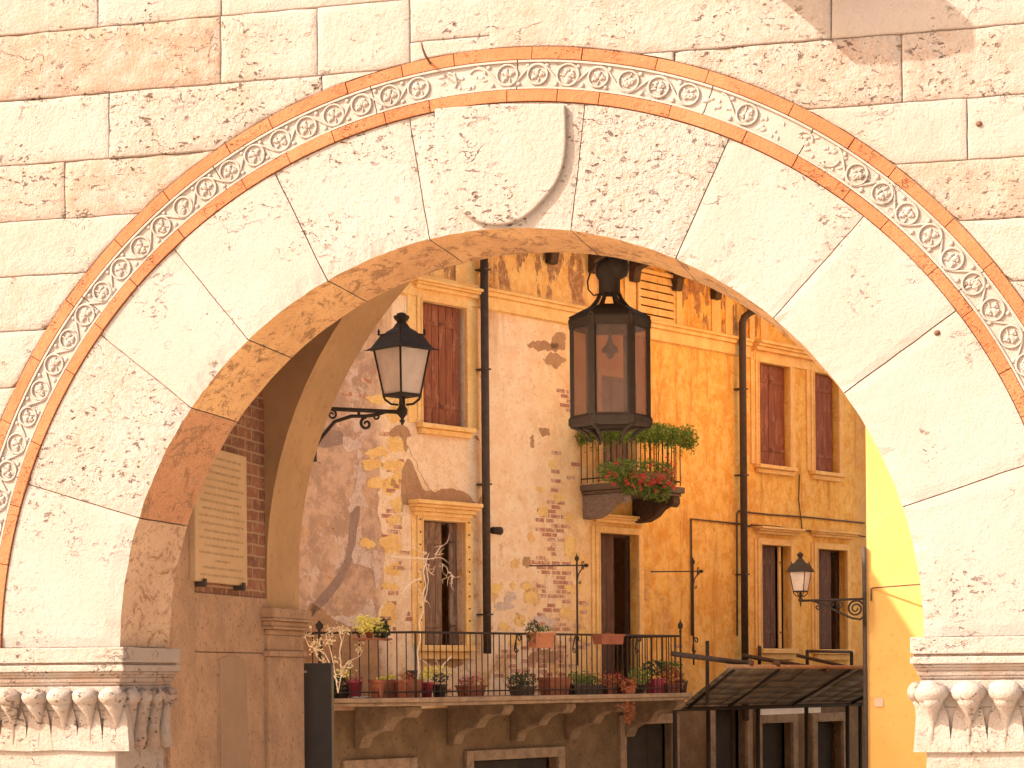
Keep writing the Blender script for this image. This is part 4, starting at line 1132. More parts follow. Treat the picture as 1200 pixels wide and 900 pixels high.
frame(w1, W1, .085, .04, .22, .16); sill(w1, W1, W1[2]); mould(w1, W1[0]-.16, W1[1]+.26, zof(487, 327), [(.04, .16, .03), (.03, .13, .0), (.05, .09, -.02)])
w4 = window(W4, [(0, .63, -.10, 4, OW), (.80, 1., -.10, 2, OW)], OW, 'window with half-open grey wooden shutters at lower left')
frame(w4, W4, .10, .045, .12, .08); sill(w4, W4, W4[2], .13, .18)
mould(w4, W4[0]-.20, W4[1]+.15, zof(484, 586), [(.05, .20, .04), (.04, .16, .02), (.05, .11, 0), (.05, .07, -.03)])
mb = MB()
u0, u1, z0, z1 = W4
for i in range(8): mb.blob(L(u0-.05+(u1-u0+.1)*i/7, .058, z1+.09), (.012, .012, .012), 6, 4)
for i in range(11):
    for uu in (u0-.065, u1+.065): mb.blob(L(uu, .058, z0+(z1-z0)*i/10), (.012, .012, .012), 6, 4)
tr('stud', mb, M['rust'], w4)
d5 = window(D5, [(0, .60, -.12, 3, DW)], DW, 'tall brown balcony door standing half open', name='door')
frame(d5, D5, .08, .05, .09, .07); mould(d5, D5[0]-.10, D5[1]+.16, zof(694, 602), [(.035, .14, .03), (.03, .10, .01), (.05, .06, -.01)])
du = window(DU, [(0, .5, -.10, 2, OW), (.5, 1, -.10, 2, OW)], OW, 'balcony door hidden behind the hanging lantern', name='door')
frame(du, DU, .08, .045, .10)
w2 = window(W2, [(0, .45, -.05, 3, SH), (.45, .98, -.05, 3, SH)], SH, 'shuttered window at upper right')
w3 = window(W3, [(0, .93, -.05, 4, SH)], SH, 'narrow shuttered window at far upper right')
for g, h in ((w2, W2), (w3, W3)): frame(g, h, .085, .04, .14, .10); sill(g, h, h[2], .10, .13)
mould(hs, fu(884), UR_-.1, zof(884, 399), [(.05, .18, .0), (.04, .14, 0), (.06, .10, 0)], 'entablature')
mb = MB(); mb.fbox(fu(884), UR_-.1, 0, .03, zof(884, 424)+.02, zof(884, 399)-.15); tr('entablature', mb, bevel=.004)
w6 = window(W6, [(0, .72, -.10, 4, DW), (.76, .86, -.06, 1, M['trim'])], DW, 'lower right window with one leaf ajar')  # narrow leaf takes the pale trim colour to stand for sun on it
w7 = window(W7, [(0, .70, -.10, 4, DW)], DW, 'lower window beside the corner, half open')
for g, h, zt in ((w6, W6, zof(885, 617)), (w7, W7, zof(950, 621))):
    frame(g, h, .085, .04, .10, .06); sill(g, h, h[2], .10, .17)
    mould(g, h[0]-.14, h[1]+.18, zt, [(.035, .18, .03), (.03, .14, .01), (.04, .09, -.01)])

# shop openings of the ground floor
for h in shops:
    mb = MB(); u0, u1, z0, z1 = h
    mb.fbox(u0-.14, u0-.002, 0, .06, 0, z1+.14); mb.fbox(u1+.002, u1+.14, 0, .06, 0, z1+.14); mb.fbox(u0-.002, u1+.002, 0, .06, z1+.002, z1+.14)
    g = tr('shop_door', mb, M['slab'], bevel=.006)
    mb = MB(); planks(mb, u0+.01, u1-.01, z0, z1-.02, -.15, 3, False); tr('leaf_panel', mb, M['dark'], g)

# downpipes, conduits, cables
mb = MB(); u = fu(570.5, .13)
mb.tube([L(u, .13, zof(570, 768)+.02), L(u, .13, ZEAVE)], .055, 12); dp = tr('downpipe', mb, M['zinc'])
mb = MB()
for z in (4.4, 6.1, 7.6, 8.9): mb.fbox(u-.059, u+.059, 0, .189, z, z+.02)
tr('bracket', mb, M['zinc'], dp)
mb = MB(); u = fu(872.5, .13); zt = zof(872, 372)
mb.tube([L(u, .13, 2.9), L(u, .13, zt-.12), L(u+.02, .15, zt-.04), L(u+.08, .22, zt+.03), L(u+.22, .5, zt+.14), L(u+.28, .75, ZEAVE)], .055, 12); dp = tr('downpipe', mb, M['zinc'])
mb = MB()
for z in (3.8, 5.1, 6.6, 7.9): mb.fbox(u-.059, u+.059, 0, .189, z, z+.02)
tr('bracket', mb, M['zinc'], dp)
def wire(pxs, r, name='conduit', w=.02, mat='rust'):
    mb = MB(); mb.tube([L(*(lambda q: (q[0], w, q[1]))(fp(a, b, w))) for a, b in pxs], r, 6); return tr(name, mb, M[mat])
wire([(811, 745), (810, 608), (868, 614), (880, 617)], .016)
wire([(864, 745), (863.5, 602), (866, 599), (900, 603), (945, 606), (1013, 613)], .014)
wire([(880, 615), (910, 617), (936, 622), (975, 622), (1014, 629)], .012)
wire([(937, 556), (936, 585), (940, 620)], .010)
mb = MB(); c = L(*(lambda q: (q[0], .12, q[1]))(fp(584, 622, .12)))
mb.lathe(c-E_*.05, [(.0, -.07), (.045, -.07), (.05, .02), (.055, .09), (.04, .10)], 12, frame=(N_, UP, E_)); mb.tube([c, c-N_*.12+UP*.02], .012, 6)
tr('security_camera', mb, M['iron'])

# ---- big balcony
SZ = fp(500, 817.5, 1.1)[1]        # slab top
BW = 1.12
uA = fu(352); uB = fp(490, 780, BW)[0]; uC = fp(806, 780, BW)[0]; uD = uC-.05
plan = [(uA, 0.005), (uB, BW), (uC, BW), (uC, .005)]
def off(poly, o):      # widen the outer edges a little
    return [(poly[0][0]-o*1.2, .005), (poly[1][0]-o*.6, BW+o), (poly[2][0]+o, BW+o), (poly[3][0]+o, .005)]
bal = MB(); bal.prism(off(plan, .05), lambda u, w, z: L(u, w, z), SZ-.055, SZ); bal.prism(off(plan, .02), lambda u, w, z: L(u, w, z), SZ-.10, SZ-.056)
bc = tr('balcony', bal, M['slab'], bevel=.008, label='long lower balcony crowded with pots')
for px in (486, 594, 667, 730, 796):
    u = fp(px, 830, .95)[0]; mb = MB()
    prof = [(0, -.62), (.10, -.62), (.16, -.50), (.34, -.42), (.50, -.40), (.58, -.30), (.70, -.24), (.92, -.24), (1.0, -.17), (.99, -.10), (0, -.10)]
    mb.prism(prof, lambda w, z, d: L(u+d, w, SZ+z-.001), -.09, .09); tr('corbel', mb, M['corbel'], bc, bevel=.014)
# railing
ZR = fp(600, 742.5, 1.05)[1]
ins = .07
pl_ = [(uA+.02, .02), (uB+.03, BW-ins), (uC-ins, BW-ins), (uC-ins, .02)]
rails = MB(); bars = []
def seg(a, b, step, z0, z1):
    A, B = Vector(a), Vector(b); n = max(1, round((B-A).length/step))
    d = (B-A).normalized()
    for i in range(n+1):
        if i == 0 and bars: continue
        p = A.lerp(B, i/n); mb_ = MB(); mb_.tube([L(p.x, p.y, z0), L(p.x, p.y, z1)], .0075, 5); bars.append(mb_)
    for z, r in ((z1, .016), (z0+.06, .010)):
        rails.tube([L(A.x, A.y, z), L(B.x, B.y, z)], r, 6)
for i in range(3): seg(pl_[i], pl_[i+1], .108, SZ+.01, ZR)
rl = tr('railing', rails, M['iron'], bc)
for q_ in bars: tr('baluster', q_, M['iron'], rl)
for a_, fin in ((pl_[1], 0), (pl_[2], 1)):
    mb = MB(); mb.tube([L(a_[0], a_[1], SZ), L(a_[0], a_[1], ZR+(.05 if fin else .0))], .015, 6)
    if fin: mb.lathe(L(a_[0], a_[1], ZR+.04), [(.012, 0), (.02, .02), (.012, .05), (.035, .08), (.035, .12), (.012, .16), (.002, .19)], 8)
    tr('post', mb, M['iron'], rl)
p = fp(371, 750, .15); mb = MB(); f = .13
pp_ = Vector(pl_[0]).lerp(Vector(pl_[1]), f)
mb.tube([L(pp_.x, pp_.y+.03, SZ), L(pp_.x, pp_.y+.03, ZR+.05)], .017, 6); mb.lathe(L(pp_.x, pp_.y+.03, ZR+.03), [(.01, 0), (.045, .03), (.05, .07), (.02, .10), (.004, .12)], 8); tr('post', mb, M['iron'], rl)
# scroll stays and the tall standards
for px in (604, 672, 745, 812):
    u = fp(px, 745, BW-ins)[0]; mb = MB(); c = L(u, BW-ins+.02, ZR-.08)
    spiral(mb, c+E_*.05+UP*.02, E_, UP, .05, 1.2, .010, pi, -1); spiral(mb, c-E_*.01-UP*.12, E_, UP, .04, 1.2, .009, 0, -1)
    mb.tube([c+E_*.0+UP*.02, c-E_*.03-UP*.06, c-E_*.04-UP*.12], .010, 6); tr('scroll_stay', mb, M['iron'], rl)
for px, x0, ya, yb2 in ((676, 621, 662, 656), (812, 763, 669, 660)):
    w_ = BW-ins; u, zt = fp(px, yb2, w_); ue, za = fp(px, ya, w_); u2, zb = fp(x0, ya+1, w_)
    mb = MB(); mb.tube([L(u, w_, ZR-.4), L(u, w_, zt)], .013, 6); mb.lathe(L(u, w_, zt-.02), [(.01, 0), (.03, .02), (.03, .05), (.008, .08), (.002, .11)], 8)
    g = tr('sign_standard', mb, M['iron'], rl)
    mb = MB(); mb.tube([L(u2, w_, zb), L(u+.16, w_, za)], .010, 6); spiral(mb, L(u+.13, w_, za+.03), E_, UP, .035, 1., .008, -pi/2, -1, 14); spiral(mb, L(u+.13, w_, za-.03), E_, UP, .035, 1., .008, pi/2, 1, 14)
    mb.tube([L(u, w_, za-.25), L(u+.03, w_, za-.12), L(u+.14, w_, za-.01)], .008, 6); spiral(mb, L(u+.06, w_, za-.22), E_, UP, .03, 1.1, .007, pi, 1, 14)
    mb.blob(L(u+.19, w_, za), (.035, .035, .025), 8, 6); tr('sign_arm', mb, M['iron'], g)

# ---- small upper balcony
uS0 = fu(680); bw = .80; uS1 = fp(803, 560, bw)[0]
zS = fp(800, 571, bw)[1]
mb = MB(); mb.fbox(uS0, uS1, .003, bw, zS-.085, zS); mb.fbox(uS0+.03, uS1-.03, .003, bw-.04, zS-.13, zS-.086)
sb = tr('balcony', mb, M['slab_d'], bevel=.01, label='small upper balcony wreathed in greenery')
mats_ = (M['mottled'], M['timber'])
for k, u in enumerate((uS0+.06, uS1-.20)):
    mb = MB(); prof = [(0, -.47), (.24, -.46), (.40, -.39), (.50, -.30), (.60, -.26), (.70, -.28), (.75, -.22), (.74, -.131), (0, -.131)]
    mb.prism(prof, lambda w, z, d: L(u+d, w, zS+z), 0, .16); tr('corbel', mb, mats_[k], sb, bevel=.012)
zU = fp(800, 512, bw)[1]; rails = MB(); bars = []; i_ = .05
pq = [(uS0+.02, .02), (uS0+.02, bw-i_), (uS1-.05, bw-i_), (uS1-.05, .02)]
for i in range(3): seg(pq[i], pq[i+1], .10, zS+.02, zU)
rl2 = tr('railing', rails, M['iron'], sb); 
for q_ in bars: tr('baluster', q_, M['iron'], rl2)

# ------------------------------------------------------------------ plants
def bush(mb, c, r, n, size, flat=1.):
    """leaves spread over the skin and body of a lumpy ellipsoid; r along E_, N_, up"""
    c = Vector(c)
    for _ in range(n):
        d = Vector((random.gauss(0, 1), random.gauss(0, 1), random.gauss(0, 1))).normalized()
        k = random.uniform(.55, 1.)**.6*(1+.28*noise.noise(d*2.3+c))
        p = c+E_*(d.x*r[0]*k)+N_*(d.y*r[1]*k)+UP*(d.z*r[2]*k)
        mb.leaf(p, size*random.uniform(.6, 1.3))
def at(px, py, w): return hit(px, py, P0+N_*w, N_)

# greenery trailing over the upper rail
pl2 = thing('climbing_plant', 'thick roll of clipped green foliage along the upper balcony rail', 'plant', tuple(L(uS0+.7, bw, zU)))
mb = MB()
wF = bw-i_
cen = []
for a, b in zip([(uS0+.02, .05), (uS0+.02, wF)], [(uS0+.02, wF), (uS1-.05, wF)]):
    A, B = Vector(a), Vector(b); k = int((B-A).length/.10)+1
    cen += [A.lerp(B, i/k) for i in range(k+1)]
cen += [Vector((uS1+.06, wF)), Vector((uS1+.14, wF-.02)), Vector((uS1+.18, wF))]
for i, p in enumerate(cen):
    k_ = random.uniform(.8, 1.2); bush(mb, L(p.x, p.y, zU+.0+random.uniform(-.03, .05)-.02*i/len(cen)), (.13, .13*k_, .145*k_), 270, .036)
    for _ in range(2):
        c_ = L(p.x+random.uniform(-.06, .06), p.y+random.uniform(-.1, .1), zU-.06); l_ = random.uniform(.08, .24)
        for g_ in range(12): mb.leaf(c_-UP*l_*g_/12+Vector([random.gauss(0, .012) for _i in range(3)]), .034)
obj('foliage', mb, M['leaf_h'], pl2)
mb = MB(); mb.tube([L(p.x, p.y, zU-.02+.02*sin(i)) for i, p in enumerate(cen)], .012, 5); obj('stem', mb, M['timber'], pl2)

def trough(name, label, px, pyb, w, wid, ht, dep, mat, parts, group=None, taper=.85, z=None, cat='plant pot', rnd=False):
    """pot or trough on the balcony floor; parts: (part name, material, leaves, size, dx, dz, (rx,ry,rz))"""
    base = at(px, pyb, w); u = (base-P0).dot(E_); z = SZ if z is None else z
    t = thing(name, label, cat, tuple(L(u, w, z)), group)
    mb = MB()
    if rnd:
        mb.lathe(L(u, w, z), [(wid*.36, 0), (wid*.47, ht*.85), (wid*.5, ht*.86), (wid*.5, ht), (wid*.44, ht), (wid*.42, ht*.9), (.01, ht*.9)], 14)
    else:
        a, b = wid/2*taper, wid/2; c, d = dep/2*taper, dep/2
        bo = [(-a, c), (a, c), (a, -c), (-a, -c)]; to = [(-b, d), (b, d), (b, -d), (-b, -d)]
        mb.hexa([L(u+x, w+y, z) for x, y in bo]+[L(u+x, w+y, z+ht*.84) for x, y in to])
        e = .012; to2 = [(-b-e, d+e), (b+e, d+e), (b+e, -d-e), (-b-e, -d-e)]
        mb.hexa([L(u+x, w+y, z+ht*.84) for x, y in to2]+[L(u+x, w+y, z+ht) for x, y in to2])
        for f in (.3, .55): mb.hexa([L(u+x*1.03*(taper+(1-taper)*f), w+y*1.03*(taper+(1-taper)*f), z+ht*(f-.02)) for x, y in to]+[L(u+x*1.03*(taper+(1-taper)*f), w+y*1.03*(taper+(1-taper)*f), z+ht*(f+.02)) for x, y in to])
    obj('pot', mb, mat, t)
    for nm, m_, n, sz, dx, dz, r in parts:
        mb = MB(); n_ = max(1, int(r[0]/.09)) if n > 100 else 1
        for q_ in range(n_):
            k_ = random.uniform(.75, 1.25)
            bush(mb, L(u+dx+(q_-(n_-1)/2)*r[0]*1.5/n_, w+random.uniform(-.02, .02), z+ht+dz+random.uniform(-.02, .03)), (r[0]/n_*1.25, r[1]*k_, r[2]*k_), n//n_, sz)
        for _ in range(3+int(r[0]*18)):
            c_ = L(u+dx+random.uniform(-.8, .8)*r[0], w, z+ht+dz); d_ = Vector((random.gauss(0, .5), random.gauss(0, .5), random.uniform(-.3, 1.2))).normalized(); l_ = random.uniform(.8, 1.9)*r[2]
            for g_ in range(7): mb.leaf(c_+d_*l_*(g_+2)/7+Vector([random.gauss(0, .008) for _i in range(3)])-UP*.02*(g_/7)**2, sz*random.uniform(.5, 1.))
        obj(nm, mb, m_, t)
    return t
GP = 'potted plants on the long balcony'
wB = BW-.22
# left, on the angled side of the balcony: w shrinks towards the wall
def wside(px):     # depth of the angled side just inside the rail
    f = (px-356)/(490-356); return max(.12, BW*f-.16)
trough('flower_pot', 'small teal pot at the left end of the balcony, by the black cabinet', 393, 815, wside(393), .16, .24, .15, M['pot_teal'], [('foliage', M['leaf_d'], 120, .04, 0, .02, (.08, .08, .06))], GP, rnd=True)
trough('flower_pot', 'low dark pot with lime-yellow leaves coloured as if sunlit near the left end', 400, 815, wside(400), .22, .12, .16, M['pot_dark'], [('foliage', M['leaf_d'], 240, .04, 0, .05, (.13, .10, .08)), ('blossom', M['leaf_y'], 130, .035, 0, .15, (.12, .08, .07))], GP, rnd=True)
trough('flower_pot', 'magenta pot with pink flowers, third from the left end', 416, 815, wside(416), .19, .21, .16, M['pot_mag'], [('foliage', M['leaf_dry'], 60, .03, 0, .0, (.09, .08, .04)), ('blossom', M['fl_pink'], 40, .03, 0, .03, (.08, .07, .03))], GP, rnd=True)
trough('planter_trough', 'ribbed terracotta trough topped with yellow flowers, in the left part of the balcony', 452, 815, wside(452)+.02, .36, .22, .20, M['pot'], [('foliage', M['leaf_y'], 120, .03, 0, .0, (.18, .09, .03)), ('blossom', M['fl_yel'], 160, .028, 0, .02, (.18, .09, .03))], GP, taper=.88)
trough('flower_pot', 'square brown pot right of the ribbed trough', 479, 815, wside(479), .26, .22, .2, M['pot'], [('foliage', M['leaf_dry'], 60, .03, 0, .02, (.1, .08, .04))], GP)
trough('flower_pot', 'tall dark cylinder pot rising behind the square brown pot', 484, 800, wside(484)-.14, .15, .33, .14, M['pot_dark'], [], GP, rnd=True)
trough('flower_pot', 'dark red pot with yellow flowers at the balcony bend', 500, 817, wB, .17, .19, .15, M['pot_mag'], [('foliage', M['leaf_y'], 60, .035, 0, .05, (.08, .08, .06)), ('blossom', M['fl_yel'], 90, .034, .03, .10, (.10, .08, .08))], GP, rnd=True)
trough('flower_pot', 'dark pot of loose yellow daisies right of the balcony bend', 515, 817, wB, .20, .16, .15, M['pot_dark'], [('foliage', M['leaf_d'], 110, .035, 0, .05, (.12, .08, .07)), ('blossom', M['fl_yel'], 80, .034, .0, .13, (.13, .08, .06))], GP, rnd=True)
trough('flower_pot', 'pot of mauve-pink flowers below the grey shuttered window', 552, 817, wB-.1, .34, .14, .2, M['pot'], [('foliage', M['leaf_dry'], 130, .035, 0, .05, (.19, .1, .06)), ('blossom', M['fl_pink'], 160, .032, 0, .08, (.19, .1, .07))], GP)
trough('flower_pot', 'low dark bushy pot below the orange rail planter', 612, 817, wB, .30, .12, .2, M['pot_dark'], [('foliage', M['leaf_d'], 320, .04, 0, .07, (.2, .12, .09))], GP)
trough('planter_trough', 'plain red-brown trough below the orange rail planter', 650, 817, wB, .42, .23, .2, M['pot'], [('foliage', M['leaf_dry'], 60, .03, 0, .02, (.2, .08, .03))], GP)
trough('planter_trough', 'long trough of green leaves left of the balcony door', 684, 817, wB, .62, .13, .2, M['pot_dark'], [('foliage', M['leaf'], 520, .04, 0, .06, (.34, .12, .08))], GP)
trough('planter_trough', 'trough of rusty red foliage in front of the balcony door', 718, 817, wB, .50, .11, .2, M['pot'], [('foliage', M['leaf_dry'], 330, .04, 0, .07, (.28, .12, .10)), ('blossom', M['fl_red'], 30, .03, 0, .08, (.26, .12, .08))], GP)
tr_ = trough('trailing_plant', 'dry reddish plant trailing down over the slab edge', 736, 817, BW-.02, .20, .10, .10, M['pot'], [('foliage', M['leaf_dry'], 260, .04, 0, .02, (.12, .08, .12)), ('hanging_foliage', M['leaf_dry'], 260, .038, .02, -.30, (.09, .05, .24))], GP)
trough('flower_pot', 'pot with a rounded pale green plant right of the balcony door', 749, 817, wB, .2, .12, .18, M['pot_dark'], [('foliage', M['leaf_h'], 300, .04, 0, .09, (.15, .12, .11))], GP, rnd=True)
trough('flower_pot', 'bright red pot overhung by dark green leaves', 767, 817, wB, .22, .20, .18, M['pot_mag'], [('foliage', M['leaf_d'], 260, .042, 0, .12, (.17, .12, .10))], GP)
trough('planter_trough', 'trough of russet foliage at the right end of the balcony', 786, 817, wB, .36, .14, .18, M['pot'], [('foliage', M['leaf_dry'], 520, .038, 0, .10, (.25, .14, .13)), ('upper_leaves', M['leaf'], 160, .04, .0, .24, (.20, .12, .06))], GP)
trough('flower_pot', 'small round black pot at the right end of the balcony', 800, 815, wB, .15, .15, .14, M['pot_dark'], [('foliage', M['leaf_d'], 90, .03, 0, .0, (.07, .07, .05))], GP, rnd=True)
# planters hung on the rails
GR = 'planters hung on the balcony rails'
wh = wside(436)+.14
zz = at(436, 748, wh).z
u = (at(437, 748, wh)-P0).dot(E_)
t = thing('rail_shelf', 'narrow red shelf hooked on the rail, holding two plants', 'shelf', tuple(L(u, wh, zz)))
mb = MB(); mb.fbox(u-.24, u+.24, wh-.09, wh+.09, zz-.02, zz); obj('board', mb, M['pot'], t)
mb = MB()
for e in (-.2, .2): mb.tube([L(u+e, wh+.08, zz-.02), L(u+e, wh-.02, zz-.02), L(u+e, wh-.09, zz+.1)], .008, 5)
obj('hook', mb, M['iron'], t)
trough('flower_pot', 'terracotta pot with a pale yellow bush coloured as if sunlit on the rail shelf', 433, 748, wh, .10, .11, .1, M['pot'], [('foliage', M['leaf_y'], 260, .036, 0, .03, (.21, .10, .10)), ('blossom', M['fl_yel'], 240, .034, -.01, .06, (.22, .11, .10))], None, z=zz, rnd=True)
trough('flower_pot', 'dark green cone-shaped plant on the rail shelf', 449, 748, wh, .09, .07, .09, M['pot_dark'], [('foliage', M['leaf_d'], 420, .034, 0, .04, (.10, .09, .09)), ('top_leaves', M['leaf_d'], 90, .03, 0, .12, (.04, .04, .06))], None, z=zz, rnd=True)
wO = BW+.05; zo = at(633, 759, wO).z
trough('rail_planter', 'bright orange clay planter hung on the rail left of the balcony door', 634, 759, wO, .36, .19, .15, M['pot_or'], [('foliage', M['leaf_d'], 130, .04, -.17, .0, (.08, .07, .14)), ('sprigs', M['leaf'], 60, .035, .05, .05, (.12, .05, .04))], GR, z=zo, taper=.92)
zo = at(713, 755, wO).z
trough('rail_planter', 'red-brown planter hung on the rail in front of the balcony door', 713, 755, wO, .48, .13, .15, M['pot'], [('sprigs', M['leaf_dry'], 50, .03, .0, .0, (.2, .05, .02))], GR, z=zo, taper=.92)
# white piece put in for a sunlit bit of the balcony floor
c = at(430, 815, wside(430)); mb = MB(); u = (c-P0).dot(E_); w = wside(430); b0 = len(mb.v)
for i in range(9):
    for j in range(5): mb.v.append(L(u-.16+.04*i, w-.1+.05*j, SZ+.012+.022*abs(noise.noise(Vector((i*.6, j*.7, 3))))))
for i in range(8):
    for j in range(4): mb.face((b0+i*5+j, b0+(i+1)*5+j, b0+(i+1)*5+j+1, b0+i*5+j+1))
o = obj('sunlit_slab_piece', mb, M['sheet']); o['label'] = 'small white piece standing for a sunlit bit of slab between the magenta pot and the ribbed trough'; o['category'] = 'sheet'
m_ = o.modifiers.new('s', 'SOLIDIFY'); m_.thickness = .008

# geraniums on the upper balcony
wg = bw+.06
t = thing('geranium_box', 'window box spilling red geraniums over the small upper balcony', 'flower box', tuple(L((uS0+uS1)/2, wg, zS)))
mb = MB(); mb.fbox(uS0+.10, uS1-.50, wg-.08, wg+.08, zS+.0, zS+.15); obj('box', mb, M['pot'], t)
mb = MB(); fl = MB()
for (px, py, rx, rz) in ((712, 552, .16, .14), (728, 550, .18, .16), (745, 551, .19, .17), (762, 552, .19, .18), (778, 553, .16, .16), (752, 565, .18, .15), (768, 566, .15, .14), (735, 562, .15, .10), (782, 566, .10, .13), (720, 556, .14, .12), (760, 576, .16, .12), (740, 572, .14, .10), (776, 578, .11, .14)):
    c = at(px, py, wg); bush(mb, c, (rx, .13, rz), 330, .040)
for _ in range(48):
    px = random.triangular(702, 794, 786); py = random.gauss(562, 7)+(px-745)*.05
    if px > 765: py = random.gauss(560, 11)
    c = at(px, py, wg+random.uniform(.08, .16))
    for _ in range(12): fl.leaf(c+Vector([random.gauss(0, .017) for _ in range(3)]), .027)
obj('foliage', mb, M['leaf'], t); obj('blossom', fl, M['fl_red'], t)

# dry climbing twigs at the grey window and at the left end
def twig(mb, a, d, ln, r, depth, lf=None, lsize=.03):
    pts = [a]; p = a.copy(); k = 6; dd = d.copy()
    for i in range(k):
        dd = (dd+Vector([random.gauss(0, .28) for _ in range(3)])).normalized(); p = p+dd*ln/k; pts.append(p.copy())
    mb.tube(pts, [r*(1-.6*i/k) for i in range(k+1)], 4)
    if depth:
        for _ in range(random.choice((2, 3))):
            q = random.choice(pts[2:]); e = (dd+Vector([random.gauss(0, .9) for _ in range(3)])).normalized(); twig(mb, q, e, ln*.55, r*.6, depth-1, lf, lsize)
    elif lf is not None:
        for _ in range(5): lf.leaf(pts[-1]+Vector([random.gauss(0, .02) for _ in range(3)]), lsize)
t = thing('dry_creeper', 'bare cream twigs climbing in front of the grey shuttered window', 'plant', tuple(at(493, 815, BW-.2)))
mb = MB(); wv = .55
P_ = lambda px, py, w=wv: at(px, py, w)
mb.tube([P_(489, 800, .9), P_(491, 782, .88), P_(489, 765, .8), P_(493, 748, .75), P_(491, 730, .6), P_(496, 716), P_(494, 700), P_(499, 686), P_(496, 670), P_(500, 655), P_(503, 648)], [.011, .010, .010, .010, .009, .009, .009, .008, .008, .007, .004], 5)
mb.tube([P_(499, 655), P_(490, 654), P_(475, 654), P_(457, 652)], .010, 5)
mb.tube([P_(493, 678), P_(486, 680), P_(478, 686), P_(470, 697)], .009, 5)
mb.tube([P_(499, 660), P_(502, 680), P_(500, 695), P_(497, 705)], .007, 5)
mb.tube([P_(490, 770, .8), P_(508, 784, .85), P_(512, 792, .9), P_(520, 778, .9), P_(530, 768, .9)], .008, 5)
for px, py in ((499, 655), (500, 648), (510, 650), (503, 662), (525, 670), (531, 675), (497, 700), (520, 790), (515, 800), (540, 800)):
    for _ in range(2): twig(mb, P_(px, py), Vector([random.gauss(0, 1) for _ in range(3)]).normalized(), .22, .007, 1)
obj('stem', mb, M['twig'], t)
t = thing('dry_plant', 'straggling dried plant with cream seed heads at the left end of the balcony', 'plant', tuple(at(398, 812, wside(398))))
mb = MB(); lf = MB(); wv = .35
for pts in ([(396, 812), (392, 785), (388, 765), (383, 748)], [(396, 812), (400, 790), (398, 762), (404, 742)], [(396, 800), (384, 780), (372, 770)], [(398, 790), (408, 775), (420, 770)], [(393, 790), (380, 765), (362, 757), (358, 748)], [(398, 765), (400, 750), (396, 736)]):
    mb.tube([P_(a, b) for a, b in pts], [.007]*(len(pts)-1)+[.003], 5)
    q = P_(*pts[-1])
    for _ in range(2): twig(mb, q, Vector([random.gauss(0, 1) for _ in range(3)]).normalized(), .14, .004, 1, lf, .03)
for px, py, n in ((359, 736, 22), (369, 754, 18), (384, 752, 26), (372, 762, 12), (400, 788, 36), (394, 776, 16), (410, 782, 14), (378, 770, 12), (399, 738, 14), (407, 740, 10)):
    for _ in range(n): lf.leaf(P_(px, py)+Vector([random.gauss(0, .035) for _ in range(3)]), .042)
obj('stem', mb, M['twig'], t); sh_ = obj('seed_heads', lf, M['fl_cream'], t); sh_['kind'] = 'stuff'

# ------------------------------------------------------------------ canopy by the house
cn = thing('cafe_canopy', 'dark fabric cafe canopy on steel posts against the right part of the old house', 'canopy', tuple(L(4.5, 1.5, 0)))
wf, wn = .45, 1.75
u0f, zf = fp(800, 827, wf); u0n, zn = fp(853, 783, wn)
u1 = fu(1035); zn2 = zn-.04
mb = MB(); k = 14
for i in range(k):
    for j in range(6):
        def q(i, j):
            f = i/k; g = j/6; u = (u0f+(u0n-u0f)*g)*(1-f)+u1*f
            sag = -.035*sin(pi*g)*abs(sin(pi*f*4)); return L(u, wf+(wn-wf)*g, zf+(zn-zf)*g+sag)
        mb.smooth = True; mb.add([q(i, j), q(i+1, j), q(i+1, j+1), q(i, j+1)], [(0, 1, 2, 3)])
o = obj('fabric', mb, M['awning'], cn); m_ = o.modifiers.new('s', 'SOLIDIFY'); m_.thickness = .012
mb = MB(); mb.tube([L(u0n-.03, wn, zn+.025), L(u1, wn, zn2+.025)], .028, 8); obj('front_rail', mb, M['f_brown'], cn)
mb = MB(); mb.tube([L(u0f-.1, wf, zf-.05), L(u1, wf, zf-.05)], .030, 8); obj('rear_rail', mb, M['iron'], cn)
for f in (0.02, .18, .45, .72):
    ua = u0f+(u1-u0f)*f; ub = u0n+(u1-u0n)*f; mb = MB()
    mb.tube([L(ua, wf, zf-.04), L(ub, wn, zn-.03)], .022, 8); obj('rafter', mb, M['iron'], cn)
for px in (791, 830, 858, 888, 945, 993, 1008):
    u = fp(px, 840, wf)[0]; mb = MB(); mb.tube([L(u, wf, 0), L(u, wf, zf-.03)], .032, 8); obj('post', mb, M['iron'], cn)
def strut(a, b, w0, w1, r=.028, mat='zinc'):
    mb = MB(); mb.tube([at(*a, w0), at(*b, w1)], r, 8); obj('strut', mb, M[mat], cn)
strut((787, 766), (880, 778), 1.2, wn, .036); strut((870, 768), (968, 785), 1.1, wn, .03, 'timber'); strut((934, 768), (1030, 790), 1.2, wn, .026, 'timber')
for (px, y0, y1) in ((829, 751, 825), (890, 757, 782), (946, 762, 788), (998, 764, 790)):
    mb = MB(); mb.tube([at(px, y0, 1.2), at(px, y1, 1.2)], .026, 8); obj('upright', mb, M['iron'], cn)
mb = MB(); mb.tube([at(946, 763, 1.2), at(998, 764, 1.2)], .022, 8); obj('upright', mb, M['timber'], cn)
for px, py in ((879, 777), (910, 778), (969, 785)):
    mb = MB(); mb.blob(at(px, py, wn), (.06, .05, .05), 8, 6); obj('clamp', mb, M['rust'], cn)
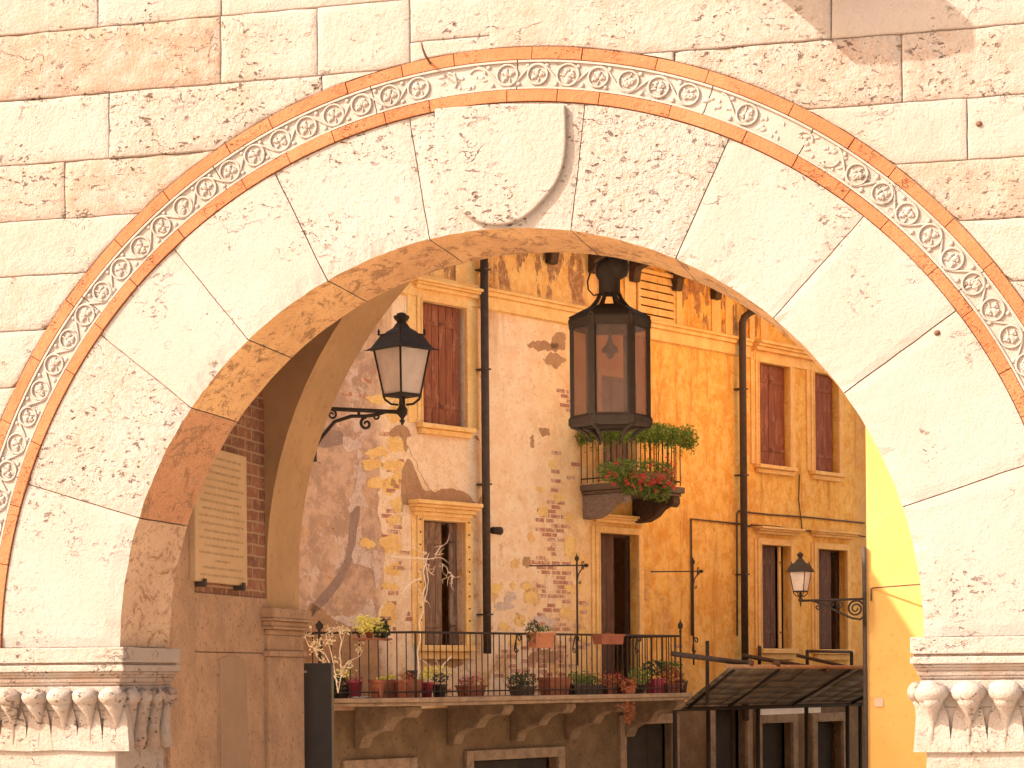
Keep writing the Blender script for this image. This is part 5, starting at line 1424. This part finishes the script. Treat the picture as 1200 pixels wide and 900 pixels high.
# white board put in for the sunlit strip under the canopy, and window stays
t = thing('sunlit_strip', 'white board standing for a sunlit strip behind the canopy posts', 'board', tuple(at(926, 838, .30)))
mb = MB(); p = [fp(893, 827, .3), fp(962, 827, .3), fp(962, 835, .3), fp(893, 838, .3)]
mb.prism([(a, b) for a, b in p], lambda u, z, d: L(u, d, z), .27, .30); obj('board', mb, M['sheet'], t)
mb = MB()
for px in (896, 958): q = fp(px, 833, .2); mb.tube([L(q[0], 0, q[1]), L(q[0], .27, q[1])], .01, 5)
obj('bracket', mb, M['iron'], t)

# ------------------------------------------------------------------ ground and terrace
mb = MB(); mb.add([(-300, -300, 0), (300, -300, 0), (300, 300, 0), (-300, 300, 0)], [(0, 1, 2, 3)])
def paving():
    N = NT('piazza_paving', .85, .2); x = N.n('ShaderNodeTexBrick'); N.put(x.inputs['Vector'], N.pos)
    x.inputs['Scale'].default_value = 1.2; N.put(x.inputs['Color1'], (.60, .50, .39)); N.put(x.inputs['Color2'], (.52, .43, .34)); N.put(x.inputs['Mortar'], (.25, .2, .16)); x.inputs['Mortar Size'].default_value = .01
    return N.done(N.mix(N.ss(N.noise(2, 5), .4, .7, 0, .4), x.outputs['Color'], (.38, .31, .25)), x.outputs['Fac'], -.4, .01)
M['paving'] = paving()
struct('ground', mb, M['paving'])
mb = MB(); mb.box(-40, 40, -60, 4.2, -.2, 2.0)
for i in range(11): mb.box(-5, 6, 4.2+.32*i, 4.2+.32*(i+1), -.1, 2.0-.17*(i+1))
struct('terrace', mb, M['paving'])

# ------------------------------------------------------------------ camera, light
cam = bpy.data.cameras.new('camera'); co = bpy.data.objects.new('camera', cam); COL.objects.link(co)
cam.sensor_width = 36; cam.lens = FL/1200*36; cam.shift_y = (YH-450)/1200; cam.clip_end = 2000
X = RT*cos(ROLL)-UP*sin(ROLL); Y = RT*sin(ROLL)+UP*cos(ROLL)
m = Matrix((X, Y, -FW)).transposed().to_4x4(); m.translation = CAM; co.matrix_world = m
scene.camera = co
az, el = R_(55), R_(39.5)
sd = Vector((-sin(az)*cos(el), -cos(az)*cos(el), sin(el)))
sun = bpy.data.lights.new('sun', 'SUN'); sun.energy = 2.6; sun.angle = R_(.6); sun.color = (1, .91, .80)
so = bpy.data.objects.new('sun', sun); COL.objects.link(so); so.rotation_euler = sd.to_track_quat('Z', 'Y').to_euler()
w = bpy.data.worlds.new('World'); scene.world = w; w.use_nodes = True; t = w.node_tree; bg = t.nodes['Background']
sk = t.nodes.new('ShaderNodeTexSky'); sk.sky_type = 'NISHITA'; sk.sun_disc = False; sk.sun_elevation = el
sk.sun_rotation = math.atan2(sd.x, sd.y); sk.dust_density = 3; sk.air_density = 1; sk.ozone_density = .5
mx = t.nodes.new('ShaderNodeMix'); mx.data_type = 'RGBA'; mx.blend_type = 'MULTIPLY'; mx.inputs[0].default_value = 1; mx.inputs[7].default_value = (1, .80, .60, 1)
t.links.new(sk.outputs[0], mx.inputs[6]); t.links.new(mx.outputs[2], bg.inputs[0]); bg.inputs[1].default_value = .15
vs_ = scene.view_settings; vs_.view_transform = 'Standard'; vs_.look = 'None'; vs_.exposure = 2.0; vs_.gamma = 1; vs_.use_curve_mapping = False
scene.cycles.max_bounces = 8; scene.cycles.diffuse_bounces = 5; scene.cycles.transparent_max_bounces = 12
scene.cycles.use_denoising = True
scene.cycles.sample_clamp_indirect = 6
